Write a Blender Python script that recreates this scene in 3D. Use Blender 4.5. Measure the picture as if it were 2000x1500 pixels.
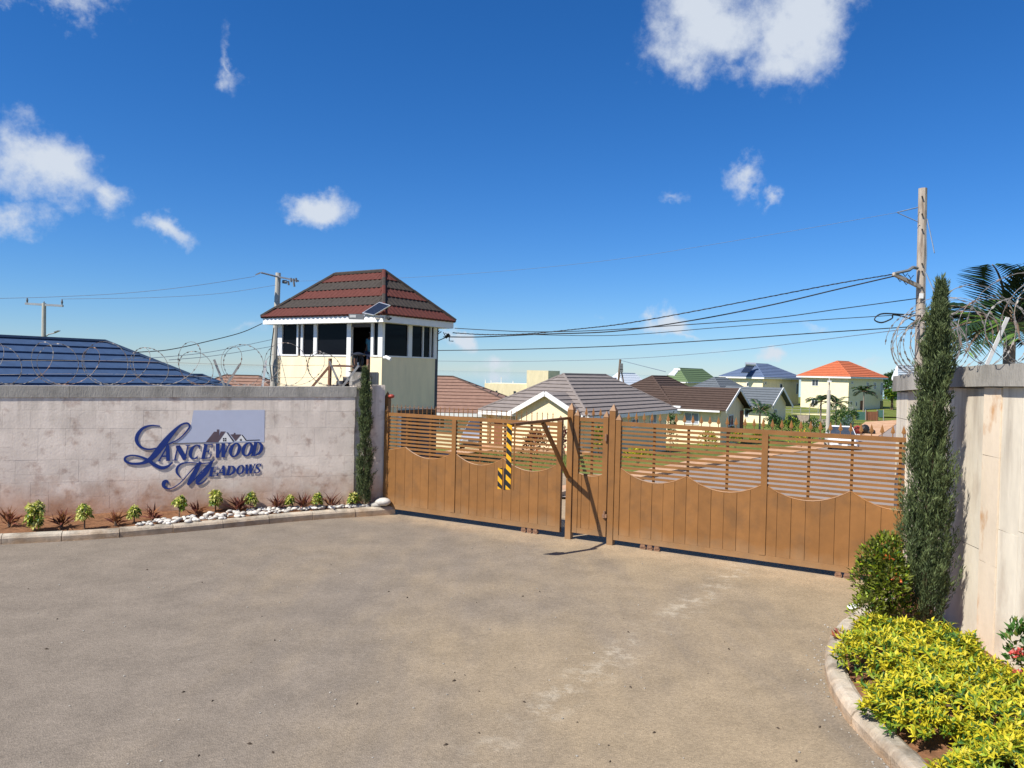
import bpy, bmesh, math, random
import numpy as np
from mathutils import Vector, Matrix

random.seed(7); RNG = np.random.default_rng(7)
D = bpy.data; SC = bpy.context.scene; COL = SC.collection
for o in list(D.objects): D.objects.remove(o)

# ------------------------------------------------------------------ camera
F = 1500.0; H = 2.4
pitch = math.radians(-0.95); roll = math.radians(1.3)
fw = np.array([0, math.cos(pitch), math.sin(pitch)]); r0 = np.array([1.0, 0, 0]); u0 = np.cross(r0, fw)
cr = r0*math.cos(roll) + u0*math.sin(roll); cu = -r0*math.sin(roll) + u0*math.cos(roll)
CP = np.array([0, 0, H])
cam = D.cameras.new('camera'); cam.lens = 27.0; cam.sensor_width = 36.0; cam.clip_start = 0.05; cam.clip_end = 60000
co = D.objects.new('camera', cam); COL.objects.link(co)
m3 = Matrix((cr, cu, -fw)).transposed()
co.matrix_world = Matrix.Translation(CP) @ m3.to_4x4()
SC.camera = co

def ray(px, py): return cr*((px-1000)/F) + cu*((750-py)/F) + fw
def at(px, py, Y): d = ray(px, py); return CP + d*(Y/d[1])
def g(px, py, z=0.0): d = ray(px, py); return CP + d*((z-H)/d[2])
def onp(px, py, P, n): d = ray(px, py); n = np.array(n, float); return CP + d*(np.dot(np.array(P)-CP, n)/np.dot(d, n))
def proj(P):
    v = np.array(P)-CP; zz = v@fw; return 1000+F*(v@cr)/zz, 750-F*(v@cu)/zz

# ------------------------------------------------------------------ light and sky
SUN = np.array([-1.15, -0.85, 1.73]); SUN /= np.linalg.norm(SUN)     # direction towards the sun
sl = D.lights.new('sun', 'SUN'); sl.energy = 4.7; sl.angle = math.radians(0.53); sl.color = (1, .95, .86)
so = D.objects.new('sun', sl); COL.objects.link(so)
so.rotation_euler = Vector(-SUN).to_track_quat('-Z', 'Y').to_euler()
SC.view_settings.view_transform = 'Standard'; SC.view_settings.look = 'None'
SC.view_settings.gamma = 1; SC.view_settings.use_curve_mapping = False
SC.view_settings.exposure = 0.62
try:
    SC.cycles.max_bounces = 6; SC.cycles.diffuse_bounces = 3; SC.cycles.transparent_max_bounces = 8
    SC.cycles.use_denoising = True
except Exception: pass

W = D.worlds.new('World'); SC.world = W; W.use_nodes = True
nt = W.node_tree; nt.nodes.clear()
def N(t, **k):
    n = nt.nodes.new(t)
    for a, b in k.items(): setattr(n, a, b)
    return n
def LK(a, b): nt.links.new(a, b)
def MA(op, a, b=None, c=None, clamp=False):
    n = N('ShaderNodeMath', operation=op, use_clamp=clamp)
    for i, v in enumerate((a, b, c)):
        if v is None: continue
        if isinstance(v, (int, float)): n.inputs[i].default_value = v
        else: LK(v, n.inputs[i])
    return n.outputs[0]
SKYS = 0.12
sky = N('ShaderNodeTexSky', sky_type='NISHITA'); sky.sun_disc = False
sky.sun_elevation = math.asin(SUN[2]); sky.sun_rotation = math.atan2(SUN[0], SUN[1])
sky.altitude = 100; sky.air_density = 1.0; sky.dust_density = 0.0; sky.ozone_density = 6.0
hsv = N('ShaderNodeHueSaturation'); hsv.inputs['Saturation'].default_value = 1.13; hsv.inputs['Value'].default_value = 1.0
tint = N('ShaderNodeMix', data_type='RGBA', blend_type='MULTIPLY'); tint.inputs['Factor'].default_value = 1.0
tint.inputs['B'].default_value = (.42, .52, .68, 1)
LK(sky.outputs[0], tint.inputs['A']); LK(tint.outputs['Result'], hsv.inputs['Color'])
tc = N('ShaderNodeTexCoord')
def noise(scale, detail, rough=.55, vec=None):
    n = N('ShaderNodeTexNoise'); n.inputs['Scale'].default_value = scale; n.inputs['Detail'].default_value = detail
    n.inputs['Roughness'].default_value = rough
    LK(vec if vec is not None else tc.outputs['Generated'], n.inputs['Vector']); return n
# clouds: (centre as seen from the gate, half sizes, tilt, strength)
CL = [(80,335,130,88,-8,1.0),(195,385,78,50,-25,.8),(10,430,80,60,0,.8),(345,455,76,32,-12,.75),(300,430,30,20,0,.5),(632,405,92,46,8,.95),(575,425,40,20,0,.5),
      (455,105,62,24,-38,.55),(60,-5,180,42,0,.85),(1400,45,165,100,0,1.0),(1560,40,120,130,0,1.1),(1525,130,85,75,0,.9),
      (1462,362,56,32,0,.7),(1505,392,30,22,0,.6),(1320,386,40,16,0,.42),(1290,628,42,36,10,1.0),(1310,648,60,12,0,.6),
      (1522,698,48,26,0,1.0),(885,672,40,26,0,.95),(970,706,50,20,0,.75),(930,716,90,10,0,.35),(1612,628,40,18,0,.5),(1690,690,60,20,0,.65),
      (1000,632,50,9,0,.25),(1180,650,60,16,0,.3),(1400,690,120,12,0,.25),(700,690,80,20,0,.3),(480,640,90,14,0,.22)]
dirs = []
for px, py, rx, ry, rot, s in CL:
    d = ray(px, py); k = 1/np.linalg.norm(d); d = d*k
    dirs.append((d, rx/F*k, ry/F*k, rot, s))
for i in range(34):                                                   # scattered cumulus all round; extra unseen ones added to lift the ambient light
    az = math.radians(50 + (i % 17)*16.4 + RNG.uniform(-6, 6)); el = math.radians([7, 14, 24, 36, 50, 62][i % 6] + RNG.uniform(-3, 3))
    d = np.array([math.sin(az)*math.cos(el), math.cos(az)*math.cos(el), math.sin(el)])
    rx = RNG.uniform(.07, .19); dirs.append((d, rx, rx*RNG.uniform(.4, .7), RNG.uniform(-15, 15), RNG.uniform(.5, 1)))
warp = noise(8, 7, .6)
wv = N('ShaderNodeVectorMath', operation='MULTIPLY_ADD')
LK(warp.outputs['Color'], wv.inputs[0]); wv.inputs[1].default_value = (.13, .13, .13)
off = N('ShaderNodeVectorMath', operation='ADD'); LK(tc.outputs['Generated'], off.inputs[0]); off.inputs[1].default_value = (-.065, -.065, -.065)
LK(off.outputs[0], wv.inputs[2])
field = None; shade_f = None
for d, rx, ry, rot, s in dirs:
    fwd = Vector(d); right = fwd.cross(Vector((0, 0, 1))).normalized(); up = right.cross(fwd)
    a = math.radians(rot); e1 = right*math.cos(a)+up*math.sin(a); e2 = -right*math.sin(a)+up*math.cos(a)
    M = Matrix((e1, e2, fwd)).transposed()
    mp = N('ShaderNodeMapping', vector_type='TEXTURE')
    mp.inputs['Location'].default_value = d; mp.inputs['Rotation'].default_value = M.to_euler('XYZ'); mp.inputs['Scale'].default_value = (rx, ry, .3)
    LK(wv.outputs[0], mp.inputs['Vector'])
    ln = N('ShaderNodeVectorMath', operation='LENGTH'); LK(mp.outputs[0], ln.inputs[0])
    f1 = MA('MULTIPLY', MA('SUBTRACT', 1.0, ln.outputs['Value']), s*1.25)
    f1 = MA('ADD', f1, (s-1)*.35)
    field = f1 if field is None else MA('MAXIMUM', field, f1)
n1 = noise(13, 10, .64)
n3 = noise(75, 6, .65)
dens = MA('ADD', MA('ADD', field, MA('MULTIPLY', MA('SUBTRACT', n1.outputs['Fac'], .5), 1.75)), MA('MULTIPLY', MA('SUBTRACT', n3.outputs['Fac'], .5), .45))
lit = N('ShaderNodeVectorMath', operation='ADD'); LK(tc.outputs['Generated'], lit.inputs[0]); lit.inputs[1].default_value = (-.009, -.004, .013)
n1b = noise(13, 10, .64, lit.outputs[0])
relief = MA('MULTIPLY', MA('SUBTRACT', n1.outputs['Fac'], n1b.outputs['Fac']), 4.2)
mr = N('ShaderNodeMapRange', interpolation_type='SMOOTHSTEP'); LK(dens, mr.inputs['Value'])
mr.inputs['From Min'].default_value = .0; mr.inputs['From Max'].default_value = .95
n2 = noise(9, 6, .55, wv.outputs[0])
mr2 = N('ShaderNodeMapRange', interpolation_type='SMOOTHSTEP'); LK(MA('ADD', MA('ADD', MA('MULTIPLY', dens, .42), n2.outputs['Fac']), relief), mr2.inputs['Value'])
mr2.inputs['From Min'].default_value = .50; mr2.inputs['From Max'].default_value = 1.22
cc = N('ShaderNodeMix', data_type='RGBA')   # shaded cloud base to sunlit top; LK(mr2.outputs[0], cc.inputs['Factor'])
cc.inputs['A'].default_value = (2.1, 2.65, 3.4, 1); cc.inputs['B'].default_value = (5.5, 5.6, 5.75, 1)
mx = N('ShaderNodeMix', data_type='RGBA'); LK(MA('MULTIPLY', mr.outputs[0], .93), mx.inputs['Factor'])
LK(hsv.outputs[0], mx.inputs['A']); LK(cc.outputs['Result'], mx.inputs['B'])
bg = N('ShaderNodeBackground'); bg.inputs['Strength'].default_value = SKYS
LK(mx.outputs['Result'], bg.inputs['Color'])
ow = N('ShaderNodeOutputWorld'); LK(bg.outputs[0], ow.inputs['Surface'])
try: W.cycles.sampling_method = 'MANUAL'; W.cycles.sample_map_resolution = 512
except Exception: pass

# ------------------------------------------------------------------ materials
def newmat(name, rough=.8, spec=.3, metal=0.0):
    m = D.materials.new(name); m.use_nodes = True
    b = m.node_tree.nodes['Principled BSDF']
    b.inputs['Roughness'].default_value = rough; b.inputs['Metallic'].default_value = metal
    b.inputs['Specular IOR Level'].default_value = spec
    return m, m.node_tree, b
def mat(name, col, rough=.8, spec=.3, metal=0.0, var=.15, scale=6.0, rnd=0.0, bump=0.0, bscale=60.0, col2=None, c2scale=1.5, c2lo=.5, c2hi=.65, coord='Object', stretch=None, zstain=None, drip=None):
    """base colour with noise variation, optional second blotchy colour, per-object variation, bump and a stain rising from the ground"""
    m, t, b = newmat(name, rough, spec, metal)
    n = t.nodes; l = t.links
    tcn = n.new('ShaderNodeTexCoord')
    if coord == 'World':
        gm = n.new('ShaderNodeNewGeometry'); vec = gm.outputs['Position']
    else: vec = tcn.outputs[coord]
    if stretch:
        mpn = n.new('ShaderNodeMapping'); mpn.inputs['Scale'].default_value = stretch; l.new(vec, mpn.inputs['Vector']); svec = mpn.outputs[0]
    else: svec = vec
    oi = n.new('ShaderNodeObjectInfo')
    def nz(s, d=5, r=.6, v=None):
        x = n.new('ShaderNodeTexNoise'); x.inputs['Scale'].default_value = s; x.inputs['Detail'].default_value = d; x.inputs['Roughness'].default_value = r
        l.new(v or svec, x.inputs['Vector']); return x
    def rng(v, a, b_, c, d):
        x = n.new('ShaderNodeMapRange'); l.new(v, x.inputs['Value'])
        for k, q in zip(('From Min', 'From Max', 'To Min', 'To Max'), (a, b_, c, d)): x.inputs[k].default_value = q
        return x.outputs[0]
    def mix(f, A, B, bt='MIX'):
        x = n.new('ShaderNodeMix'); x.data_type = 'RGBA'; x.blend_type = bt
        for s_, v in (('Factor', f), ('A', A), ('B', B)):
            if isinstance(v, (tuple, list)): x.inputs[s_].default_value = (*v[:3], 1)
            elif isinstance(v, (int, float)): x.inputs[s_].default_value = v
            else: l.new(v, x.inputs[s_])
        return x.outputs['Result']
    out = mix(1.0, tuple(col), (1, 1, 1), 'MULTIPLY')
    if col2 is not None:
        f = rng(nz(c2scale, 6).outputs['Fac'], c2lo, c2hi, 0, 1); out = mix(f, out, tuple(col2))
    if zstain:
        sc_, z0, z1, amt = zstain
        gm2 = n.new('ShaderNodeNewGeometry'); sx = n.new('ShaderNodeSeparateXYZ'); l.new(gm2.outputs['Position'], sx.inputs[0])
        nn = nz(3.0, 6, .65, gm2.outputs['Position'])
        ad = n.new('ShaderNodeMath'); ad.operation = 'MULTIPLY_ADD'; l.new(nn.outputs['Fac'], ad.inputs[0]); ad.inputs[1].default_value = -(z1-z0)*1.3; l.new(sx.outputs['Z'], ad.inputs[2])
        f = rng(ad.outputs[0], z0-(z1-z0)*.65, z1-(z1-z0)*.65, amt, 0); out = mix(f, out, sc_)
    if drip:
        z0, z1, dc, amt = drip
        gm3 = n.new('ShaderNodeNewGeometry'); sx3 = n.new('ShaderNodeSeparateXYZ'); l.new(gm3.outputs['Position'], sx3.inputs[0])
        mp3 = n.new('ShaderNodeMapping'); mp3.inputs['Scale'].default_value = (9, 9, .55); l.new(gm3.outputs['Position'], mp3.inputs['Vector'])
        q = n.new('ShaderNodeMath'); q.operation = 'MULTIPLY'; l.new(rng(nz(1.0, 5, .65, mp3.outputs[0]).outputs['Fac'], .46, .70, 0, amt), q.inputs[0]); l.new(rng(sx3.outputs['Z'], z0, z1, 0, 1), q.inputs[1])
        out = mix(q.outputs[0], out, dc)
    if var:
        v = rng(nz(scale).outputs['Fac'], .3, .7, 1-var, 1+var)
        cmb = n.new('ShaderNodeCombineColor')
        for k in range(3): l.new(v, cmb.inputs[k])
        out = mix(1.0, out, cmb.outputs[0], 'MULTIPLY')
    if rnd:
        v = rng(oi.outputs['Random'], 0, 1, 1-rnd, 1+rnd)
        cmb = n.new('ShaderNodeCombineColor')
        for k in range(3): l.new(v, cmb.inputs[k])
        out = mix(1.0, out, cmb.outputs[0], 'MULTIPLY')
    l.new(out, b.inputs['Base Color'])
    if bump:
        bp = n.new('ShaderNodeBump'); bp.inputs['Strength'].default_value = bump; bp.inputs['Distance'].default_value = .02
        l.new(nz(bscale, 4).outputs['Fac'], bp.inputs['Height']); l.new(bp.outputs[0], b.inputs['Normal'])
    return m
def leafmat(name, col, var=.25, trans=.35, rough=.5, hue=.0):
    m, t, b = newmat(name, rough, .35); n = t.nodes; l = t.links
    gm = n.new('ShaderNodeNewGeometry')
    mr_ = n.new('ShaderNodeMapRange'); l.new(gm.outputs['Random Per Island'], mr_.inputs['Value']); mr_.inputs['To Min'].default_value = 1-var; mr_.inputs['To Max'].default_value = 1+var
    hs = n.new('ShaderNodeHueSaturation'); hs.inputs['Color'].default_value = (*col, 1); l.new(mr_.outputs[0], hs.inputs['Value'])
    l.new(hs.outputs[0], b.inputs['Base Color'])
    tr = n.new('ShaderNodeBsdfTranslucent'); l.new(hs.outputs[0], tr.inputs['Color'])
    ms = n.new('ShaderNodeMixShader'); ms.inputs[0].default_value = trans
    o_ = n['Material Output']; l.new(b.outputs[0], ms.inputs[1]); l.new(tr.outputs[0], ms.inputs[2]); l.new(ms.outputs[0], o_.inputs['Surface'])
    return m

M = {}
M['gate'] = mat('gate_brown_paint', (.235, .108, .033), .5, .35, var=.12, scale=5, rnd=.08, bump=.05, bscale=90, col2=(.195,.094,.033), c2scale=3, zstain=((.34,.23,.13), .03, .30, .5))
M['gate_dark'] = mat('gate_roller_steel', (.22, .12, .07), .6, .4, var=.3, scale=30)
M['stone_l'] = mat('coral_stone_pink', (.77, .665, .56), .85, .2, var=.14, scale=2.6, rnd=.035, bump=.16, bscale=30, col2=(.47,.35,.28), c2scale=5.0, c2lo=.54, c2hi=.72, coord='World', zstain=((.38,.16,.06), .02, .72, .92), drip=(1.15, 2.0, (.26,.21,.17), .5))
M['stone_r'] = mat('coral_stone_cream', (.69, .615, .495), .85, .2, var=.13, scale=4, rnd=.05, bump=.15, bscale=40, col2=(.49,.40,.31), c2scale=3.5, c2lo=.52, c2hi=.74, coord='World', stretch=(1,1,.35), drip=(1.2, 2.4, (.27,.21,.165), .8))
M['stone_strip'] = mat('coral_stone_warm_strip', (.71, .59, .45), .85, .2, var=.08, scale=4, rnd=.04, bump=.15, bscale=40, col2=(.50,.26,.11), c2scale=2.6, c2lo=.60, c2hi=.70, coord='World', stretch=(1,1,.5))
M['mortar'] = mat('wall_core_mortar', (.56, .46, .41), .9, .2, coord='World', zstain=((.34,.15,.06), .02, .4, .9))
M['concrete'] = mat('weathered_concrete', (.36, .335, .295), .9, .2, var=.22, scale=4, bump=.35, bscale=50, col2=(.20,.185,.16), c2scale=2.2, c2lo=.48, c2hi=.68, coord='World', stretch=(1,1,.35), rnd=.06)
M['kerb'] = mat('kerb_concrete', (.44, .39, .315), .9, .2, var=.25, scale=7, bump=.5, bscale=60, col2=(.19,.165,.13), c2scale=2.6, c2lo=.46, c2hi=.66, coord='World', rnd=.07, zstain=((.50,.30,.15), -.02, .13, .75))
M['soil'] = mat('red_soil', (.19, .095, .05), .95, .1, var=.35, scale=12, bump=.7, bscale=40, coord='World')
M['pebble'] = mat('white_river_stone', (.52, .49, .44), .75, .25, var=.2, scale=9, rnd=.32)
M['white'] = mat('white_paint', (.80, .79, .76), .5, .4, var=.05, scale=4, coord='World')
M['cream'] = mat('cream_render', (.90, .755, .49), .9, .15, var=.07, scale=2.5, bump=.15, bscale=80, coord='World', col2=(.78,.66,.44), c2scale=1.6, c2lo=.5, c2hi=.75, stretch=(1,1,.3))
M['cream_pale'] = mat('pale_cream_render', (.90, .775, .50), .9, .15, var=.05, scale=2, coord='World')
M['glass_dark'] = mat('dark_tinted_glass', (.006, .007, .010), .12, .06, var=0)
M['glass'] = mat('window_glass', (.045, .055, .07), .08, .6, var=.2, scale=3)
M['frame_grey'] = mat('window_frame_grey', (.55, .56, .56), .5, .4, var=.05)
M['tile_red'] = mat('red_shingle', (.104, .033, .026), .85, .2, var=.16, scale=9, bump=.3, bscale=150, coord='World')
M['tile_dark'] = mat('charcoal_shingle', (.052, .043, .037), .88, .2, var=.2, scale=9, bump=.3, bscale=150, coord='World')
M['blue_roof'] = mat('blue_shingle', (.038, .075, .155), .8, .25, var=.12, scale=5, coord='World')
M['blue_cap'] = mat('blue_ridge_cap', (.024, .050, .10), .8, .25)
M['blue_far'] = mat('bright_blue_shingle', (.11, .15, .24), .75, .25, var=.1, scale=3, coord='World')
M['grey_roof'] = mat('grey_brown_shingle', (.215, .185, .17), .85, .2, var=.12, scale=4, coord='World')
M['brown_roof'] = mat('dark_brown_shingle', (.078, .052, .041), .85, .2, var=.15, scale=4, coord='World')
M['tan_roof'] = mat('tan_brown_shingle', (.25, .15, .11), .85, .2, var=.15, scale=4, coord='World')
M['slate_roof'] = mat('slate_grey_shingle', (.115, .130, .145), .8, .25, var=.1, scale=4, coord='World')
M['orange_roof'] = mat('orange_tile', (.47, .135, .062), .8, .2, var=.14, scale=4, coord='World')
M['green_roof'] = mat('green_shingle', (.12, .175, .085), .8, .2, var=.1, coord='World')
M['white_roof'] = mat('white_roof_sheet', (.72, .76, .80), .6, .3, var=.05)
M['solar'] = mat('solar_cell_blue', (.02, .028, .05), .2, .6, var=.2, scale=12)
M['alu'] = mat('aluminium', (.62, .63, .64), .35, .5, metal=.6, var=.05)
M['lampgrey'] = mat('lamp_housing_grey', (.16, .165, .17), .5, .4)
M['lampface'] = mat('lamp_diffuser', (.55, .55, .52), .3, .4)
M['black'] = mat('black_metal', (.02, .02, .021), .5, .4)
M['cable'] = mat('cable_black', (.022, .023, .025), .6, .3)
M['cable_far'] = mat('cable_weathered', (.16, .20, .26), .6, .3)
M['razor'] = mat('razor_wire_galvanised', (.25, .235, .22), .55, .4, metal=.25, var=.3, scale=12, col2=(.20,.12,.08), c2scale=3)
M['angle'] = mat('angle_iron_grey', (.36, .35, .33), .6, .4, var=.2)
M['angle_white'] = mat('angle_iron_white', (.72, .70, .66), .6, .4, var=.12, scale=14)
M['wood'] = mat('rail_wood_brown', (.17, .085, .05), .7, .3, var=.2, scale=8)
M['pole_wood'] = mat('weathered_pole_wood', (.40, .34, .28), .9, .2, var=.25, scale=5, bump=.4, bscale=30, col2=(.23,.18,.14), c2scale=4, stretch=(3,3,.35))
M['pole_conc'] = mat('concrete_pole', (.46, .43, .37), .9, .2, var=.15, scale=3, stretch=(2,2,.4))
M['hazard_y'] = mat('hazard_yellow', (.80, .40, .015), .5, .4, var=.05)
M['hazard_k'] = mat('hazard_black', (.018, .018, .018), .5, .4, var=0)
M['blue_sign'] = mat('sign_letter_blue', (.007, .030, .19), .35, .5, var=.04)
M['panel'] = mat('sign_panel_lilac', (.50, .53, .64), .5, .4, var=.03)
M['logo_brown'] = mat('logo_roof_brown', (.12, .085, .10), .6, .3)
M['logo_black'] = mat('logo_line_black', (.03, .025, .03), .6, .3)
M['red'] = mat('red_plastic', (.33, .05, .03), .5, .4)
M['steel'] = mat('galvanised_steel', (.40, .40, .41), .45, .5, metal=.4, var=.15)
M['car_white'] = mat('white_car_paint', (.80, .80, .80), .25, .5, var=0)
M['tyre'] = mat('tyre_rubber', (.02, .02, .02), .85, .2)
M['skin'] = mat('skin_brown', (.14, .075, .05), .6, .3)
M['shirt'] = mat('teal_shirt', (.08, .22, .29), .9, .1)
M['trousers'] = mat('navy_trousers', (.02, .025, .05), .9, .1)
M['hair'] = mat('black_hair', (.01, .01, .01), .8, .2)
M['trunk'] = mat('bark_brown', (.16, .11, .075), .9, .2, var=.3, scale=12, bump=.5, bscale=30)
M['palmtrunk'] = mat('palm_trunk_grey', (.25, .21, .17), .9, .2, var=.25, scale=10)
M['door_wood'] = mat('brown_wood_gate', (.25, .11, .06), .8, .2, var=.2, scale=6)
M['fence_green'] = mat('green_mesh_screen', (.07, .16, .13), .8, .2, var=.2)
M['block'] = mat('block_wall_brown', (.30, .25, .21), .9, .2, var=.2, scale=3)
M['sand'] = mat('sandy_soil', (.50, .31, .19), .95, .1, var=.18, scale=1.5, col2=(.42,.24,.13), c2scale=.6, coord='World')
M['tarmac'] = mat('road_asphalt', (.27, .225, .195), .9, .2, var=.08, scale=.8, coord='World')
M['paper'] = mat('white_litter', (.75, .75, .74), .7, .2, var=.05)
M['litter'] = mat('dry_leaf_litter', (.06, .045, .035), .9, .1, var=.3)
M['interior'] = mat('dim_interior_wall', (.10, .10, .11), .9, .1)  # also the shade colour painted on the undercroft slab
M['curtain'] = mat('grey_curtain', (.30, .32, .35), .9, .1, var=.25, scale=9, stretch=(6,6,.3))
M['sea'] = mat('sea_water', (.06, .17, .28), .03, 1.0, var=.1, scale=.001, coord='World')
L_ = {}
L_['yellow'] = leafmat('duranta_yellow_leaf', (.60, .52, .028), .22, .35)
L_['lime'] = leafmat('duranta_lime_leaf', (.28, .36, .025), .3, .35)
L_['green'] = leafmat('shrub_green_leaf', (.05, .13, .022), .35, .3)
L_['dgreen'] = leafmat('dark_green_leaf', (.030, .075, .018), .4, .25)
L_['cypress'] = leafmat('cypress_needle', (.070, .098, .038), .5, .15, .7)
L_['cypress2'] = leafmat('cypress_needle_tip', (.125, .16, .06), .35, .2, .7)
L_['ixora'] = leafmat('ixora_olive_leaf', (.135, .155, .028), .4, .3)
L_['orange'] = leafmat('orange_petal', (.60, .13, .035), .3, .3)
L_['pink'] = leafmat('coral_pink_petal', (.75, .14, .12), .2, .3)
L_['variegated'] = leafmat('variegated_yellow_leaf', (.55, .53, .15), .3, .3)
L_['cordyline'] = leafmat('maroon_strap_leaf', (.16, .055, .038), .5, .3)
L_['cord_or'] = leafmat('copper_strap_leaf', (.30, .13, .05), .4, .3)
L_['palm'] = leafmat('palm_leaflet', (.020, .046, .017), .35, .15)
L_['palm_y'] = leafmat('palm_leaflet_light', (.10, .19, .03), .3, .3)
L_['redbush'] = leafmat('copper_red_leaf', (.30, .085, .05), .4, .3)
L_['purple'] = leafmat('purple_leaf', (.16, .03, .05), .3, .3)
L_['grass'] = leafmat('grass_blade', (.11, .15, .028), .35, .3)
L_['bluegreen'] = leafmat('blue_green_leaf', (.13, .20, .17), .3, .25)

# ------------------------------------------------------------------ mesh helpers
class MB:
    def __init__(s): s.v = []; s.f = []; s.mi = []
    def add(s, vs, fs, mi=0):
        o = len(s.v); s.v += [tuple(map(float, p)) for p in vs]
        for f in fs: s.f.append(tuple(i+o for i in f)); s.mi.append(mi)
        return s
    def hexa(s, b, t, mi=0):            # 4 bottom points, 4 top points
        return s.add(list(b)+list(t), [(3,2,1,0),(4,5,6,7),(0,1,5,4),(1,2,6,5),(2,3,7,6),(3,0,4,7)], mi)
    def box(s, c, ex, ey, ez, mi=0):    # centre and three half-extent vectors
        c = np.array(c, float); ex, ey, ez = (np.array(q, float) for q in (ex, ey, ez))
        b = [c-ex-ey-ez, c+ex-ey-ez, c+ex+ey-ez, c-ex+ey-ez]; t = [p+2*ez for p in b]
        return s.hexa(b, t, mi)
    def bar(s, p, q, w, h, up=(0, 0, 1), mi=0):
        p = np.array(p, float); q = np.array(q, float); d = q-p; L = np.linalg.norm(d); d = d/L
        up = np.array(up, float); sd = np.cross(d, up)
        if np.linalg.norm(sd) < 1e-4: sd = np.cross(d, (0, 1, 0))
        sd /= np.linalg.norm(sd); u = np.cross(sd, d)
        return s.box((p+q)/2, d*L/2, sd*w/2, u*h/2, mi)
    def tube(s, pts, r, n=6, mi=0, cap=True):
        pts = [np.array(p, float) for p in pts]; o = len(s.v); m = len(pts)
        rr = r if hasattr(r, '__len__') else [r]*m
        ref = None
        for i, p in enumerate(pts):
            d = pts[min(i+1, m-1)]-pts[max(i-1, 0)]; d = d/(np.linalg.norm(d)+1e-9)
            if ref is None:
                ref = np.cross(d, (0, 0, 1.0))
                if np.linalg.norm(ref) < .05: ref = np.cross(d, (1.0, 0, 0))
            ref = ref-d*np.dot(ref, d); ref /= np.linalg.norm(ref); bn = np.cross(d, ref)
            for k in range(n):
                a = 2*math.pi*k/n; s.v.append(tuple(p+(ref*math.cos(a)+bn*math.sin(a))*rr[i]))
        for i in range(m-1):
            for k in range(n):
                s.f.append((o+i*n+k, o+i*n+(k+1) % n, o+(i+1)*n+(k+1) % n, o+(i+1)*n+k)); s.mi.append(mi)
        if cap:
            s.f.append(tuple(o+k for k in range(n))[::-1]); s.mi.append(mi)
            s.f.append(tuple(o+(m-1)*n+k for k in range(n))); s.mi.append(mi)
        return s
    def prism(s, poly, ext, mi=0):      # polygon points and an extrusion vector
        n = len(poly); ext = np.array(ext, float); poly = [np.array(p, float) for p in poly]
        return s.add(poly+[p+ext for p in poly], [tuple(range(n))[::-1], tuple(range(n, 2*n))]+[(i, (i+1) % n, n+(i+1) % n, n+i) for i in range(n)], mi)
    def ico(s, c, r, sub=1, mi=0, jit=0):
        bm = bmesh.new(); bmesh.ops.create_icosphere(bm, subdivisions=sub, radius=1)
        r = np.array(r if hasattr(r, '__len__') else (r, r, r)); c = np.array(c, float)
        vs = [c+r*np.array(v.co)*(1+random.uniform(-jit, jit)) for v in bm.verts]; fs = [tuple(v.index for v in f.verts) for f in bm.faces]; bm.free()
        return s.add(vs, fs, mi)
    def mesh(s, name, mats, smooth=False, fix=True):
        me = D.meshes.new(name); me.from_pydata(s.v, [], s.f)
        for m in (mats if isinstance(mats, (list, tuple)) else [mats]): me.materials.append(m)
        me.polygons.foreach_set('material_index', s.mi)
        if fix:
            bm = bmesh.new(); bm.from_mesh(me); bmesh.ops.recalc_face_normals(bm, faces=bm.faces); bm.to_mesh(me); bm.free()
        if smooth: me.polygons.foreach_set('use_smooth', [True]*len(me.polygons))
        me.update(); return me
    def build(s, name, mats, parent=None, smooth=False, label=None, cat=None, group=None, kind=None, fix=True):
        return link(name, s.mesh(name, mats, smooth, fix), parent, label, cat, group, kind)
def link(name, me, parent=None, label=None, cat=None, group=None, kind=None):
    o = D.objects.new(name, me); COL.objects.link(o)
    if parent is not None:
        o.parent = parent; o.matrix_parent_inverse = world_mat(parent).inverted()
    return tag(o, label, cat, group, kind)
def world_mat(o):
    m = o.matrix_basis.copy()
    while o.parent is not None: m = o.parent.matrix_basis @ o.matrix_parent_inverse @ m; o = o.parent
    return m
def tag(o, label=None, cat=None, group=None, kind=None):
    for k, v in (('label', label), ('category', cat), ('group', group), ('kind', kind)):
        if v: o[k] = v
    return o
def empty(name, loc, label, cat, group=None):
    o = D.objects.new(name, None); COL.objects.link(o); o.location = tuple(map(float, loc)); o.empty_display_size = .2
    return tag(o, label, cat, group)
def U(v): v = np.array(v, float); return v/np.linalg.norm(v)
Z = np.array([0, 0, 1.0])

# ------------------------------------------------------------------ terrain
def ss(x, a, b): t = np.clip((x-a)/(b-a), 0, 1); return t*t*(3-2*t)
def tz(x, y):
    x = np.asarray(x, float); y = np.asarray(y, float)
    z = -.062*np.maximum(0, np.logaddexp(0, (np.minimum(y, 61)-14.0)/1.2)*1.2)
    z = z + .026*np.maximum(0, np.minimum(y, 150)-74)*ss(x, 12, 34)*(1-ss(y, 135, 170)*.5)
    z = z - .5*ss(y, 30, 60)*(1-ss(x, -4, 18))
    far = ss(y, 150, 420)+ss(np.abs(x), 150, 420)
    z = z - 40*np.minimum(1, far)
    return z
def tzs(x, y): return float(tz(x, y))
def sheet(name, xs, ys, zf, m, kind='structure', keep=None):
    X, Y = np.meshgrid(xs, ys); Zz = zf(X, Y); nx, ny = len(xs), len(ys)
    v = np.stack([X, Y, Zz], -1).reshape(-1, 3)
    i, j = np.meshgrid(np.arange(nx-1), np.arange(ny-1)); a = (j*nx+i).ravel()
    fs = np.stack([a, a+1, a+nx+1, a+nx], -1)
    me = D.meshes.new(name); me.from_pydata(v.tolist(), [], fs.tolist()); me.materials.append(m)
    me.polygons.foreach_set('use_smooth', [True]*len(me.polygons)); me.update()
    return link(name, me, kind=kind)

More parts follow.
